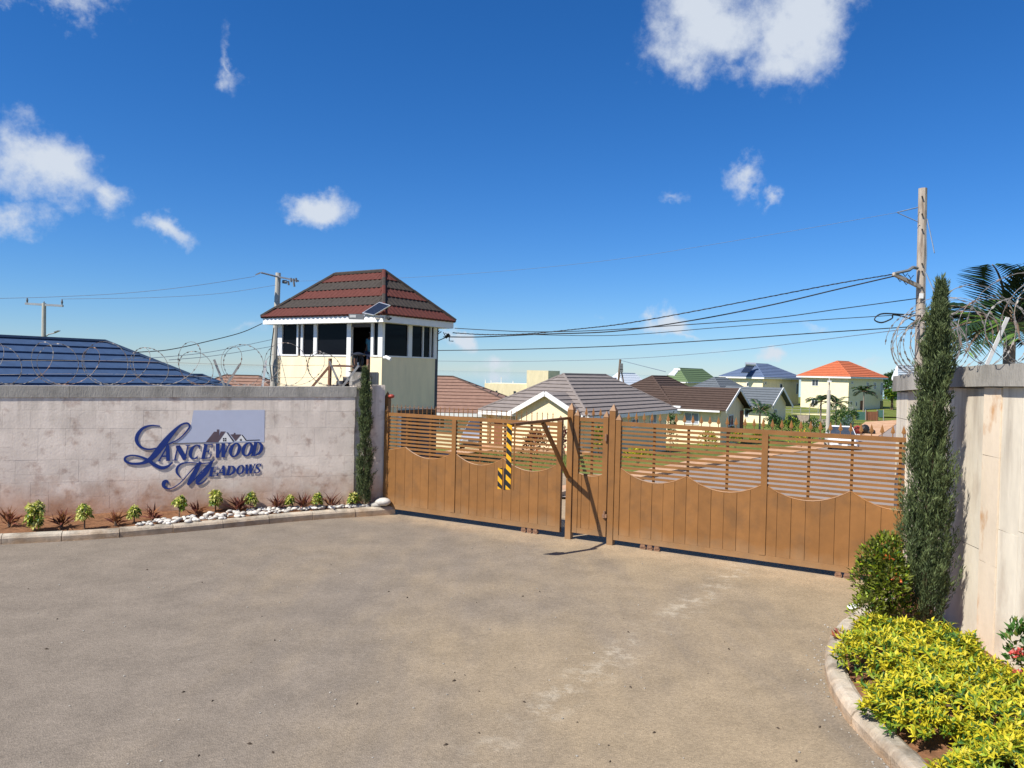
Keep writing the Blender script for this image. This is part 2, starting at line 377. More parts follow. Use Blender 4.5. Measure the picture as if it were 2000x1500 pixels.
def groundmat():
    m, t, b = newmat('lawn_grass', .95, .15); n = t.nodes; l = t.links
    gm = n.new('ShaderNodeNewGeometry')
    def nz(s, d=6):
        x = n.new('ShaderNodeTexNoise'); x.inputs['Scale'].default_value = s; x.inputs['Detail'].default_value = d; l.new(gm.outputs['Position'], x.inputs['Vector']); return x.outputs['Fac']
    r1 = n.new('ShaderNodeValToRGB'); l.new(nz(.35), r1.inputs[0])
    e = r1.color_ramp.elements; e[0].position = .35; e[0].color = (.085, .118, .022, 1); e[1].position = .68; e[1].color = (.18, .195, .045, 1)
    r2 = n.new('ShaderNodeMapRange'); l.new(nz(14), r2.inputs[0]); r2.inputs['From Min'].default_value = .3; r2.inputs['From Max'].default_value = .7; r2.inputs['To Min'].default_value = .6; r2.inputs['To Max'].default_value = 1.35
    mx_ = n.new('ShaderNodeMix'); mx_.data_type = 'RGBA'; mx_.blend_type = 'MULTIPLY'; mx_.inputs[0].default_value = 1; l.new(r1.outputs[0], mx_.inputs['A']); l.new(r2.outputs[0], mx_.inputs['B'])
    l.new(mx_.outputs['Result'], b.inputs['Base Color'])
    bp = n.new('ShaderNodeBump'); bp.inputs['Strength'].default_value = .6; l.new(nz(20), bp.inputs['Height']); l.new(bp.outputs[0], b.inputs['Normal'])
    return m
M['lawn'] = groundmat()
def axis(lo, hi, fine0, fine1, fs):
    a = list(np.arange(fine0, fine1+1e-6, fs)); s = fs; x = fine1
    while x < hi: s *= 1.25; x += s; a.append(min(x, hi))
    s = fs; x = fine0
    while x > lo: s *= 1.25; x -= s; a.insert(0, max(x, lo))
    return np.array(a)
sheet('ground', axis(-30000, 30000, -22, 70, 1.0), axis(-300, 40000, -8, 125, 1.0), lambda x, y: np.maximum(tz(x, y)-.035, -41), M['lawn'])
sheet('sea', np.linspace(-40000, 40000, 9), np.linspace(250, 45000, 9), lambda x, y: x*0-38.0, M['sea'])

# driveway: dusty worn asphalt
def asphalt():
    m, t, b = newmat('dusty_asphalt', .92, .2); n = t.nodes; l = t.links
    gm = n.new('ShaderNodeNewGeometry'); P = gm.outputs['Position']
    def nz(s, d=6, r=.6, vec=None):
        x = n.new('ShaderNodeTexNoise'); x.inputs['Scale'].default_value = s; x.inputs['Detail'].default_value = d; x.inputs['Roughness'].default_value = r
        l.new(vec or P, x.inputs['Vector']); return x.outputs['Fac']
    def rg(v, a, b_, c=0., d=1., sm=False):
        x = n.new('ShaderNodeMapRange'); l.new(v, x.inputs['Value'])
        if sm: x.interpolation_type = 'SMOOTHSTEP'
        for k, q in zip(('From Min', 'From Max', 'To Min', 'To Max'), (a, b_, c, d)): x.inputs[k].default_value = q
        return x.outputs[0]
    def ma(op, a, b_=None):
        x = n.new('ShaderNodeMath'); x.operation = op
        for i, v in enumerate((a, b_)):
            if v is None: continue
            if isinstance(v, (int, float)): x.inputs[i].default_value = v
            else: l.new(v, x.inputs[i])
        return x.outputs[0]
    def mix(f, A, B, bt='MIX'):
        x = n.new('ShaderNodeMix'); x.data_type = 'RGBA'; x.blend_type = bt
        for s_, v in (('Factor', f), ('A', A), ('B', B)):
            if isinstance(v, (tuple, list)): x.inputs[s_].default_value = (*v[:3], 1)
            elif isinstance(v, (int, float)): x.inputs[s_].default_value = v
            else: l.new(v, x.inputs[s_])
        return x.outputs['Result']
    sx = n.new('ShaderNodeSeparateXYZ'); l.new(P, sx.inputs[0])
    # tracks run towards the gate: stretch one noise along the travel direction
    mp = n.new('ShaderNodeMapping'); mp.inputs['Rotation'].default_value = (0, 0, math.radians(-28)); mp.inputs['Scale'].default_value = (1.0, .22, 1); 
    l.new(P, mp.inputs['Vector'])
    dust = ma('ADD', ma('MULTIPLY', sx.outputs['X'], .085), ma('ADD', nz(.9, 7, .62, mp.outputs[0]), ma('MULTIPLY', nz(.28, 5), .8)))
    dust = rg(dust, .60, 1.12, 0, 1, True)
    col = mix(dust, (.195, .163, .130), (.272, .212, .140))
    # orange earth washed out from under the gate and beds
    gx = ma('ADD', ma('MULTIPLY', sx.outputs['X'], .495), ma('MULTIPLY', sx.outputs['Y'], .869))   # distance towards the gate line
    go = rg(ma('ADD', gx, ma('MULTIPLY', nz(1.6, 6), 1.6)), 9.9, 11.1, 0, .55, True)
    col = mix(go, col, (.40, .29, .18))
    spot = rg(nz(.75, 7, .68), .67, .74, 0, .6, True); col = mix(spot, col, (.44, .27, .14))
    dark = rg(nz(.55, 6, .62, mp.outputs[0]), .50, .72, 0, .75, True); col = mix(dark, col, (.160, .135, .110))
    # pale scuffs along one wheel track
    lx = ma('ADD', ma('MULTIPLY', sx.outputs['X'], .84), ma('MULTIPLY', sx.outputs['Y'], -.54))
    band = ma('ABSOLUTE', ma('SUBTRACT', lx, -2.72)); band = rg(band, .03, .26, 1, 0)
    sc = rg(nz(5, 6, .68), .48, .60, 0, 1); gp_ = rg(nz(1.1, 3), .34, .54, 0, 1); col = mix(ma('MULTIPLY', ma('MULTIPLY', ma('MULTIPLY', band, sc), gp_), .42), col, (.50, .45, .36))
    sc2 = rg(nz(3.1, 6, .7), .74, .79, 0, .5); col = mix(sc2, col, (.46, .42, .35))
    # aggregate
    vo = n.new('ShaderNodeTexVoronoi'); vo.inputs['Scale'].default_value = 85; l.new(P, vo.inputs['Vector'])
    sp = n.new('ShaderNodeSeparateColor'); l.new(vo.outputs['Color'], sp.inputs[0])
    ag = rg(sp.outputs[0], 0, 1, .83, 1.17)
    cm = n.new('ShaderNodeCombineColor')
    for k in range(3): l.new(ag, cm.inputs[k])
    col = mix(1.0, col, cm.outputs[0], 'MULTIPLY')
    fine = rg(nz(260, 3, .7), .3, .7, .86, 1.14); cm2 = n.new('ShaderNodeCombineColor')
    for k in range(3): l.new(fine, cm2.inputs[k])
    col = mix(1.0, col, cm2.outputs[0], 'MULTIPLY')
    med = rg(nz(2.2, 7, .68), .3, .7, .84, 1.16); cm3 = n.new('ShaderNodeCombineColor')
    for k in range(3): l.new(med, cm3.inputs[k])
    col = mix(1.0, col, cm3.outputs[0], 'MULTIPLY')
    l.new(col, b.inputs['Base Color'])
    bp = n.new('ShaderNodeBump'); bp.inputs['Strength'].default_value = .45; bp.inputs['Distance'].default_value = .008
    l.new(vo.outputs['Distance'], bp.inputs['Height']); l.new(bp.outputs[0], b.inputs['Normal'])
    return m
M['asphalt'] = asphalt()
def ribbon_sheet(name, left, right, nsub, off, m, kind='structure', nu=6):
    """ground-hugging strip between two polylines"""
    def res(pl):
        pl = [np.array(p[:2], float) for p in pl]; seg = [np.linalg.norm(b-a) for a, b in zip(pl, pl[1:])]; t = np.r_[0, np.cumsum(seg)]/sum(seg)
        q = np.linspace(0, 1, nsub); return np.stack([np.interp(q, t, [p[0] for p in pl]), np.interp(q, t, [p[1] for p in pl])], -1)
    Lp, Rp = res(left), res(right); vs = []; fs = []
    for i in range(nsub):
        for k in range(nu+1):
            p = Lp[i]*(1-k/nu)+Rp[i]*k/nu; vs.append((p[0], p[1], tzs(p[0], p[1])+off))
    for i in range(nsub-1):
        for k in range(nu):
            a = i*(nu+1)+k; fs.append((a, a+1, a+nu+2, a+nu+1))
    return MB().add(vs, fs).build(name, m, kind=kind, smooth=True)
GR = np.array([.8616, -.5075, 0]); GN = np.array([-.5075, -.8616, 0])       # along the gate to the right, and out towards the viewer
PP2 = np.array([1.42, 10.76, 0.])
def gate(s, z, n=0.0): return PP2 + GR*s + Z*z + GN*n
def gs(px, py):                                                         # (distance along the gate, height) of a point seen on it
    p = onp(px, py, PP2, GN); return float(np.dot(p-PP2, GR)), float(p[2])
xs = np.linspace(-16, 16, 33); ys = np.linspace(-8, 22, 31)
sheet('driveway', xs, ys, lambda x, y: tz(x, y)+.004, M['asphalt'])
def gt(px, py):                                                          # point of the terrain seen at an image position
    lo, hi = 12.0, 180.0; d = ray(px, py)
    for Yv in np.arange(12, 180, .5):
        p = CP+d*(Yv/d[1])
        if p[2] <= tzs(p[0], p[1]): hi = Yv; break
    lo = hi-.5
    for _ in range(20):
        m_ = (lo+hi)/2; p = CP+d*(m_/d[1])
        if p[2] <= tzs(p[0], p[1]): hi = m_
        else: lo = m_
    p = CP+d*(hi/d[1]); return (float(p[0]), float(p[1]))
road_l = [gt(1085, 975), gt(1240, 943), gt(1340, 921), gt(1440, 903), gt(1530, 889), gt(1598, 878), gt(1650, 862), gt(1700, 847), gt(1742, 828)]
verge_l = [gt(1085, 957), gt(1240, 925), gt(1340, 904), gt(1440, 887), gt(1530, 875), gt(1590, 867), gt(1640, 856)]
road_r = [(road_l[0][0]+9, road_l[0][1]-1.5)]+[(x+8.5, y-2.5) for x, y in road_l[1:]]
ribbon_sheet('road', road_l, road_r, 110, .05, M['tarmac'], nu=8)
ribbon_sheet('verge', verge_l, road_l[:7], 80, .07, M['sand'], nu=3)
ribbon_sheet('paved_yard', [(-16, 13), (-16, 22.4)], [(-1.6, 13.2), (-1.6, 22.4)], 14, .035, M['tarmac'], nu=12)
ribbon_sheet('lawn_right', [(7.6, 15.5), (12, 22.4)], [(16, 9), (17, 22.4)], 14, .035, M['lawn'], nu=6)

# verge kerb beside the road beyond the gate
vk = MB(); pl = [np.array(p) for p in road_l[:4]]
for a, b_ in zip(pl, pl[1:]):
    for k in range(8):
        p = a+(b_-a)*k/8; q = a+(b_-a)*(k+1)/8
        vk.bar((*p, tzs(*p)+.08), (*q, tzs(*q)+.08), .14, .12)
vk.build('verge_kerb', M['kerb'], label='low concrete kerb edging the sandy verge along the road beyond the gate', cat='kerb')

# ------------------------------------------------------------------ perimeter wall on the left
def path_frame(pts):
    pts = [np.array(p, float) for p in pts]; seg = np.array([np.linalg.norm(b-a) for a, b in zip(pts, pts[1:])]); T = np.r_[0, np.cumsum(seg)]
    def f(s):
        i = int(np.clip(np.searchsorted(T, s)-1, 0, len(seg)-1)); d = (pts[i+1]-pts[i])/seg[i]; return pts[i]+d*(s-T[i]), d
    return f, T[-1]
def smooth_path(pts, n=40):
    pts = [np.array(p, float) for p in pts]; P = [2*pts[0]-pts[1]]+pts+[2*pts[-1]-pts[-2]]; out = []
    for i in range(1, len(P)-2):
        for k in range(n):
            t = k/n; a, b, c, d = P[i-1:i+3]
            out.append(.5*((2*b)+(-a+c)*t+(2*a-5*b+4*c-d)*t*t+(-a+3*b-3*c+d)*t**3))
    out.append(pts[-1]); return out
WA = g(0, 1012, .12)*np.array([1, 1, 0]); WB = g(690, 987, .12)*np.array([1, 1, 0]); WD = U(WB-WA); WN = np.array([WD[1], -WD[0], 0])
WS = -7.5; WE = float(np.linalg.norm(WB-WA))
def wl(s, z, n=0.0): return WA + WD*s + Z*z + WN*n
def wtop(s): return float(np.interp(s, [WS, 0, WE], [1.98, 2.02, 2.02]))
zL = onp(2, 776, WA, WN)[2]; zR = onp(684, 775, WA, WN)[2]
def wtop(s): return float(zL + (zR-zL)*s/WE)
lw = empty('perimeter_wall', wl(0, 0), 'pinkish coral stone perimeter wall carrying the estate sign, left of the gate', 'wall')
MB().hexa([wl(WS, -.4, -.02), wl(WE, -.4, -.02), wl(WE, -.4, -.24), wl(WS, -.4, -.24)], [wl(WS, wtop(WS)-.002, -.02), wl(WE, wtop(WE)-.002, -.02), wl(WE, wtop(WE)-.002, -.24), wl(WS, wtop(WS)-.002, -.24)]).build('wall_core', M['mortar'], lw)
def tiles(parent, pt, s0, s1, topf, m, rows, wlo, whi, seed, gap=.0007, proud=.0015):
    rg = random.Random(seed)
    z = -.1
    for r, hgt in enumerate(rows):
        s = s0 - rg.uniform(0, whi)
        while s < s1:
            w = rg.uniform(wlo, whi); a, b_ = max(s, s0), min(s+w, s1); s += w
            if b_-a < .06: continue
            last = r == len(rows)-1
            za = z+gap; zb0 = (topf(a) if last else z+hgt)-gap; zb1 = (topf(b_) if last else z+hgt)-gap
            sub = [(za, zb0, zb1)]
            if hgt > .3 and rg.random() < .35:
                mid = za+(zb0-za)*rg.uniform(.35, .65); sub = [(za, mid-gap, mid-gap), (mid+gap, zb0, zb1)]
            for q0, q1, q2 in sub:
                n = rg.uniform(0, proud)+.003
                MB().hexa([pt(a+gap, q0, n), pt(b_-gap, q0, n), pt(b_-gap, q0, -.02), pt(a+gap, q0, -.02)], [pt(a+gap, q1, n), pt(b_-gap, q2, n), pt(b_-gap, q2, -.02), pt(a+gap, q1, -.02)]).build('stone_tile', m, parent)
        z += hgt
tiles(lw, wl, WS, WE, wtop, M['stone_l'], [.30, .42, .33, .46, .27, .5], .22, .66, 3)
CH = .165
for k in range(9):
    a = WS+(WE+.02-WS)*k/9; b_ = WS+(WE+.02-WS)*(k+1)/9-.004; za, zb = wtop(a), wtop(b_)
    MB().hexa([wl(a, za, .017), wl(b_, zb, .017), wl(b_, zb, -.30), wl(a, za, -.30)], [wl(a, za+CH, .016), wl(b_, zb+CH, .016), wl(b_, zb+CH, -.30), wl(a, za+CH, -.30)]).build('coping', M['concrete'], lw)

# gate pillar at the end of the wall
pA = np.array([*g(683, 986)[:2], 0]); pB = np.array([*g(741, 990)[:2], 0])
pd = U(np.array([.93, .37, 0])); pn = np.array([pd[1], -pd[0], 0])
p0 = WB - WD*.03 - WN*.03
gl_s, _ = gs(757, 999)
pend = gate(gl_s-.13, 0, -.02)
pillar = empty('gate_pillar', (p0+pend)/2, 'stepped pink stone gate pillar between the sign wall and the brown gate', 'pillar')
pw = pend-p0; plen = np.linalg.norm(pw); pd = pw/plen; pn = np.array([pd[1], -pd[0], 0])
def pil(s, z, n=0.0): return p0 + pd*s*plen + Z*z + pn*n
zp = onp(733, 752, p0, pn)[2]
MB().hexa([pil(0, -.3, 0), pil(.557, -.3, 0), pil(.557, -.3, -.5), pil(0, -.3, -.5)], [pil(0, zp-.02, 0), pil(.557, zp-.02, 0), pil(.557, zp-.02, -.5), pil(0, zp-.02, -.5)]).build('recessed_face', M['stone_l'], pillar)
MB().hexa([pil(.56, -.3, .03), pil(1, -.3, .03), pil(.97, -.3, -.12), pil(.56, -.3, -.12)], [pil(.56, zp, .03), pil(1, zp, .03), pil(.97, zp, -.12), pil(.56, zp, -.12)]).build('pillar_shaft', M['stone_l'], pillar)
zb_ = onp(690, 727, p0-pn*.2, pn)[2]
MB().hexa([pil(-.02, zp-.018, -.1), pil(.42, zp-.018, -.1), pil(.42, zp-.018, -.48), pil(-.02, zp-.018, -.48)], [pil(.0, zb_, -.12), pil(.40, zb_, -.12), pil(.40, zb_, -.46), pil(.0, zb_, -.46)]).build('concrete_cap', M['concrete'], pillar)
# lantern on the pillar
lb = pil(.2, zb_, -.27)
lan = empty('pillar_lantern', lb, 'black open lantern standing on the concrete cap of the gate pillar', 'lantern')
hL = .30
MB().box(lb+Z*.008, (.13,0,0), (0,.13,0), (0,0,.008)).build('base_plate', M['black'], lan)
MB().tube([lb+Z*.02, lb+Z*.05, lb+Z*.085, lb+Z*.10], [.05, .07, .10, .03], 8).build('bowl', M['black'], lan)
for k in range(8):
    a = k*math.pi/4; c = np.array([math.cos(a), math.sin(a), 0])
    MB().tube([lb+c*(.06+.035*math.sin(t*math.pi))+Z*(.09+t*.2) for t in np.linspace(0, 1, 7)], .007, 5).build('cage_bar', M['black'], lan)
MB().tube([lb+Z*.10, lb+Z*.17], [.018, .012], 8).build('bulb', M['lampface'], lan)
MB().tube([lb+Z*.288, lb+Z*.305, lb+Z*.34], [.125, .125, .02], 10).build('lid', M['black'], lan)

# ------------------------------------------------------------------ sign
def cpx(cx, cy): return 220+cx/5.882, 770+cy/5.882
def swall(cx, cy, n=.03):
    p = onp(*cpx(cx, cy), WA+WN*n, WN); return p
sign = empty('estate_sign', swall(950, 650, .01), 'raised blue LANCEWOOD MEADOWS lettering with rooftop logo on a lilac panel on the wall', 'sign')
PXM = 5.882*1500/12.2                                                   # crop pixels per metre, roughly
def cr_path(pts, n=10): return [tuple(p) for p in smooth_path([np.array(p, float) for p in pts], n)]
def ribbon(pts, name, m=None, n=10, base=.0068, thick=.005, parent=None, straight=False):
    """a stroke of varying width (x, y, w in logo units) standing proud of the wall"""
    P = [np.array(p, float) for p in pts] if straight else [np.array(p) for p in cr_path(pts, n)]
    Lf, Rt = [], []
    for i, p in enumerate(P):
        d = P[min(i+1, len(P)-1)][:2]-P[max(i-1, 0)][:2]; d = d/(np.linalg.norm(d)+1e-9); nn = np.array([-d[1], d[0]])
        Lf.append(p[:2]+nn*p[2]/2); Rt.append(p[:2]-nn*p[2]/2)
    mb = MB(); N_ = len(P); v = []
    for i in range(N_):
        dz = .004*i/N_
        v += [swall(*Lf[i], base+dz), swall(*Rt[i], base+dz), swall(*Rt[i], base+thick+dz), swall(*Lf[i], base+thick+dz)]
    f = []
    for i in range(N_-1):
        a = 4*i; b = a+4
        f += [(a, a+1, b+1, b), (a+1, a+2, b+2, b+1), (a+2, a+3, b+3, b+2), (a+3, a, b, b+3)]
    f += [(0, 1, 2, 3), (4*N_-4, 4*N_-3, 4*N_-2, 4*N_-1)]
    mb.add(v, f); return mb
def joinmb(mbs):
    r = MB()
    for m_ in mbs: r.add(m_.v, m_.f)
    return r
Lpts = [(545,366,9),(440,360,15),(350,390,26),(290,460,36),(275,530,36),(310,595,26),(390,630,16),(480,625,13),(590,592,13),(700,548,13),(790,490,13),(860,410,15),(885,362,17),(855,332,17),(790,350,19),(720,410,32),(640,500,52),(560,600,62),(480,700,56),(410,762,42),(320,795,26),(210,795,21),(145,765,23),(150,725,21),(220,703,15),(310,715,17),(400,755,28),(480,810,36),(560,845,34),(630,830,26),(690,782,10)]
ribbon([(x, y, w*1.18) for x, y, w in Lpts], 'L', n=8).build('script_letter_l', M['blue_sign'], sign)
Mp = [ribbon([(782,958,8),(738,900,26),(745,840,28),(800,795,18),(900,785,11),(1000,795,12),(1090,790,12),(1140,775,8)], 'm', n=8),
      ribbon([(640,1030,8),(625,1000,30),(590,1015,46),(590,1060,36),(650,1085,14),(720,1060,11),(800,995,11),(900,880,13),(1000,780,16)], 'm', n=8, base=.0074),
      ribbon([(1012,778,30),(960,870,54),(900,985,54),(862,1042,30)], 'm', n=8, base=.0080),
      ribbon([(880,1038,11),(960,960,13),(1060,850,14),(1150,770,14),(1175,738,5)], 'm', n=8, base=.0086),
      ribbon([(1140,772,34),(1070,890,56),(985,985,52),(972,1022,32),(1000,1030,18),(1045,1005,12),(1085,962,8)], 'm', n=8, base=.0092)]
joinmb(Mp).build('script_letter_m', M['blue_sign'], sign)
# serif capitals: strokes in a unit box (x right, y up, width), sheared to italics
def arc(cx, cy, rx, ry, a0, a1, wv, wh, n=14):
    out = []
    for k in range(n+1):
        a = math.radians(a0+(a1-a0)*k/n); w = wh+(wv-wh)*abs(math.cos(a))**1.5
        out.append((cx+rx*math.cos(a), cy+ry*math.sin(a), w))
    return out
SW = .32; TH = .095
GL = {
 'A': [[(.04,.03,TH),(.52,1.0,TH)], [(.50,1.0,.12),(.55,.95,SW),(.86,.03,SW)], [(.25,.33,TH),(.72,.33,TH)], [(-.06,.03,.06),(.2,.03,.06)], [(.68,.03,.06),(1.04,.03,.06)]],
 'N': [[(.14,0,TH),(.14,1,TH)], [(.12,.97,SW),(.86,.05,SW)], [(.86,0,TH),(.86,1,TH)], [(-.02,.03,.06),(.3,.03,.06)], [(-.02,.97,.06),(.2,.97,.06)], [(.7,.97,.06),(1.02,.97,.06)]],
 'C': [arc(.55,.5,.43,.46,52,308,SW,TH,18), [(.84,.97,.06),(.86,.68,.05)], [(.84,.03,.06),(.86,.25,.04)]],
 'E': [[(.24,0,SW),(.24,1,SW)], [(.02,.965,.07),(.86,.965,.07)], [(.02,.035,.07),(.9,.035,.07)], [(.3,.5,.07),(.66,.5,.07)], [(.84,1,.07),(.88,.7,.03)], [(.66,.64,.06),(.66,.36,.06)], [(.88,0,.07),(.96,.3,.03)]],
 'W': [[(.06,1,SW*.8),(.28,.02,SW*.8)], [(.27,.02,TH),(.5,.98,TH)], [(.46,1,SW*.8),(.68,.02,SW*.8)], [(.67,.02,TH),(.92,1,TH)], [(-.06,.97,.06),(.22,.97,.06)], [(.36,.97,.06),(.6,.97,.06)], [(.8,.97,.06),(1.04,.97,.06)]],
 'O': [arc(.5,.5,.38,.46,90,450,SW,TH,26)],
 'D': [[(.2,0,SW),(.2,1,SW)], arc(.34,.5,.52,.462,90,-90,SW,TH,14), [(.02,.965,.07),(.4,.965,.07)], [(.02,.035,.07),(.4,.035,.07)]],
 'M': [[(.1,0,TH),(.14,1,TH)], [(.14,1,SW*.8),(.5,.05,SW*.8)], [(.5,.05,TH),(.86,1,TH)], [(.86,0,SW*.8),(.86,1,SW*.8)]],
 'S': [[(.80,.84,.06),(.72,.93,.08),(.5,.965,.09),(.28,.87,.18),(.27,.68,.22),(.5,.52,.25),(.75,.36,.22),(.76,.15,.18),(.5,.035,.09),(.24,.08,.08),(.12,.2,.06)], [(.82,.99,.05),(.82,.68,.04)], [(.12,.34,.04),(.12,.02,.05)]],
}
def letter(ch, x0, x1, base, cap, shear=.22):
    mbs = []
    for k, st in enumerate(GL[ch]):
        pts = []
        xm = (x0+x1)/2; hgt = base(xm)-cap(xm); wid = (x1-x0) - shear*hgt
        for x, y, w in st:
            X = x0 + x*wid + shear*hgt*y; yb = base(X); yc = cap(X); Y = yb-(yb-yc)*y
            pts.append((X, Y, w*wid*1.0 if abs(w) > .1 else max(w*hgt, 7)))
        mbs.append(ribbon(pts, ch, straight=len(pts) < 3 or len(pts) > 11, n=6, base=.0068+.0006*k))
    joinmb(mbs).build('letter', M['blue_sign'], sign)
b1 = lambda x: 772-.0585*(x-540); c1 = lambda x: 594-.046*(x-640)
for ch, a, b_ in (('A',525,692),('N',690,890),('C',862,1025),('E',1008,1165),('W',1160,1358),('O',1325,1487),('O',1468,1630),('D',1588,1745)): letter(ch, a, b_, b1, c1)
b2 = lambda x: 946-.0665*(x-1100); c2 = lambda x: 838-.077*(x-1150)
for ch, a, b_ in (('E',1098,1228),('A',1196,1318),('D',1300,1424),('O',1412,1524),('W',1508,1645),('S',1612,1722)): letter(ch, a, b_, b2, c2)
def poly(pts, n0, th, name, m): MB().prism([swall(x, y, n0) for x, y in pts], WN*th).build(name, m, sign)
poly([(930,185),(1747,180),(1742,548),(1330,556),(696,564),(800,500),(872,430),(905,330)], .0050, .002, 'sign_panel', M['panel'])
poly([(1068,552),(1165,430),(1197,430),(1197,404),(1224,404),(1224,480),(1240,428),(1300,428),(1212,552)], .0073, .002, 'logo_roof', M['logo_brown'])
poly([(1352,462),(1392,458),(1392,444),(1410,444),(1410,462),(1478,462),(1412,540)], .0073, .002, 'logo_roof', M['logo_brown'])
poly([(1310,438),(1324,438),(1398,540),(1384,546)], .0073, .002, 'logo_line', M['logo_black'])
poly([(1480,468),(1492,466),(1540,526),(1690,520),(1690,528),(1530,534)], .0073, .002, 'logo_line', M['logo_black'])
poly([(690,562),(1068,553),(1068,558),(690,568)], .0073, .002, 'logo_line', M['logo_black'])
for cx, cy, s in ((1287,521,40),(1473,524,24)):
    for i in (-1, 1):
        for j in (-1, 1):
            q = s*.21; x, y = cx+i*s*.28, cy+j*s*.28
            poly([(x-q, y-q), (x+q, y-q), (x+q, y+q), (x-q, y+q)], .0073, .002, 'logo_window', M['logo_black'])
poly([(1215,552),(1300,436),(1382,548)], .0071, .001, 'logo_wall', M['white'])
poly([(1414,545),(1480,468),(1528,535)], .0071, .001, 'logo_wall', M['white'])

# ------------------------------------------------------------------ gates
def hx(mb, s0, s1, z0, z1, n0, n1): return mb.hexa([gate(s0, z0, n1), gate(s1, z0, n1), gate(s1, z0, n0), gate(s0, z0, n0)], [gate(s0, z1, n1), gate(s1, z1, n1), gate(s1, z1, n0), gate(s0, z1, n0)])
def post(s, w, z0, z1, n0, n1, zt, mb=None):
    mb = mb or MB(); hx(mb, s-w/2, s+w/2, z0, z1, n0, n1)
    c = gate(s, zt, (n0+n1)/2); q = [gate(s-w/2-.004, z1+.002, n1+.004), gate(s+w/2+.004, z1+.002, n1+.004), gate(s+w/2+.004, z1+.002, n0-.004), gate(s-w/2-.004, z1+.002, n0-.004)]
    mb.add(q+[c], [(0,1,4),(1,2,4),(2,3,4),(3,0,4),(3,2,1,0)]); return mb
def finial_mesh(head):
    mb = MB(); mb.tube([(0,0,0), (0,0,.10)], .006, 5)
    if head:
        w = .026
        mb.add([(-w,0,.05),(0,-.012,.055),(w,0,.05),(0,.012,.055),(0,0,.145),(0,0,.066)], [(0,1,4),(1,2,4),(2,3,4),(3,0,4),(0,3,2,1)])
        mb.box((0,0,.045), (.014,0,0), (0,.01,0), (0,0,.006))
    else:
        w = .011
        mb.add([(-w,0,.105),(0,-.008,.105),(w,0,.105),(0,.008,.105),(0,0,.15)], [(0,1,4),(1,2,4),(2,3,4),(3,0,4),(0,3,2,1)])
    return mb.mesh('finial', M['gate'])
gang = math.atan2(GR[1], GR[0])
def put_finial(me, s, z, parent):
    o = D.objects.new('finial', me); COL.objects.link(o); p = gate(s, z, .0)
    o.matrix_world = Matrix.Translation(p) @ Matrix.Rotation(gang, 4, 'Z'); o.parent = parent
    o.matrix_parent_inverse = world_mat(parent).inverted(); o.matrix_basis = Matrix.Translation(p) @ Matrix.Rotation(gang, 4, 'Z')
FH = finial_mesh(True); FS = finial_mesh(False)
def leaf(root, s0, s1, zb, zt, scal, thick, thin, board_w, fin, fsp, finmask=None, ends=(True, True), rollers=()):
    """one gate leaf: frame, slats, boards with scalloped tops, mullions, finials, rollers"""
    hx(MB(), s0, s1, zt-.055, zt, -.022, .022).build('top_rail', M['gate'], root)
    hx(MB(), s0, s1, zb, zb+.075, -.024, .030).build('bottom_rail', M['gate'], root)
    sw = .075
    for e, s in zip(ends, (s0+sw/2, s1-sw/2)):
        post(s, sw, zb+.002, zt+.02, -.026, .034, zt+.11).build('end_stile', M['gate'], root)
    lowest = min(sc[2] for sc in scal)
    k = 0
    while True:
        z = zt-.095-.0605*k
        if z < lowest-.03: break
        hx(MB(), s0+sw, s1-sw, z-.016, z+.016, -.010, .006).build('slat', M['gate'], root); k += 1
    for s in thick: hx(MB(), s-.038, s+.038, zb+.0755, zt-.056, .0065, .036).build('mullion', M['gate'], root)
    for s in thin: hx(MB(), s-.016, s+.016, lowest-.05, zt-.056, -.036, -.0105).build('mullion', M['gate'], root)
    def topz(s):
        for a, b_, zd, za, zbk in scal:
            if a-1e-6 <= s <= b_+1e-6:
                u = (s-a)/(b_-a); pk = za+(zbk-za)*u; dep = (za+zbk)/2-zd; return pk-dep*(1-abs(2*u-1)**2.0)
        return scal[-1][4]
    for a, b_, zd, za, zbk in scal:
        nb = max(1, round((b_-a)/board_w)); w = (b_-a)/nb
        for i in range(nb):
            u0 = max(a+i*w+.0025, s0+sw); u1 = min(a+(i+1)*w-.0025, s1-sw)
            if u1-u0 < .02: continue
            us = np.linspace(u0, u1, 4); n = random.uniform(.019, .026)
            pts = [gate(u0, zb+.076, n), gate(u1, zb+.076, n)]+[gate(u, topz(u), n) for u in us[::-1]]
            v0_, v1_ = max(a+i*w+.0002, s0+sw), min(a+(i+1)*w-.0002, s1-sw)
            lip_ = [gate(v0_, zb+.077, .0112), gate(v1_, zb+.077, .0112), gate(v1_, topz(u1)-.004, .0112), gate((v0_+v1_)/2, topz((v0_+v1_)/2)-.004, .0112), gate(v0_, topz(u0)-.004, .0112)]
            MB().prism(pts, -GN*(n-.0113)).prism(lip_, -GN*.004).build('board', M['gate'], root)
        rim = MB(); us = np.linspace(max(a, s0+sw), min(b_, s1-sw), 13)
        rim.tube([gate(u, topz(u)+.004, .008) for u in us], .011, 5).build('scallop_trim', M['gate'], root)
    s = s0+.06+fsp
    while s < s1-.08:
        put_finial(fin, s, zt-.001, root); s += fsp
    for s in rollers:
        for k in (-1, 0, 1):
            c = gate(s+k*.10, zb-.045, 0)
            MB().tube([c-GN*.02, c+GN*.02], .042, 12).build('roller', M['gate_dark'], root)
            hx(MB(), s+k*.10-.03, s+k*.10+.03, zb-.045, zb-.001, .021, .026).build('roller_bracket', M['gate_dark'], root)
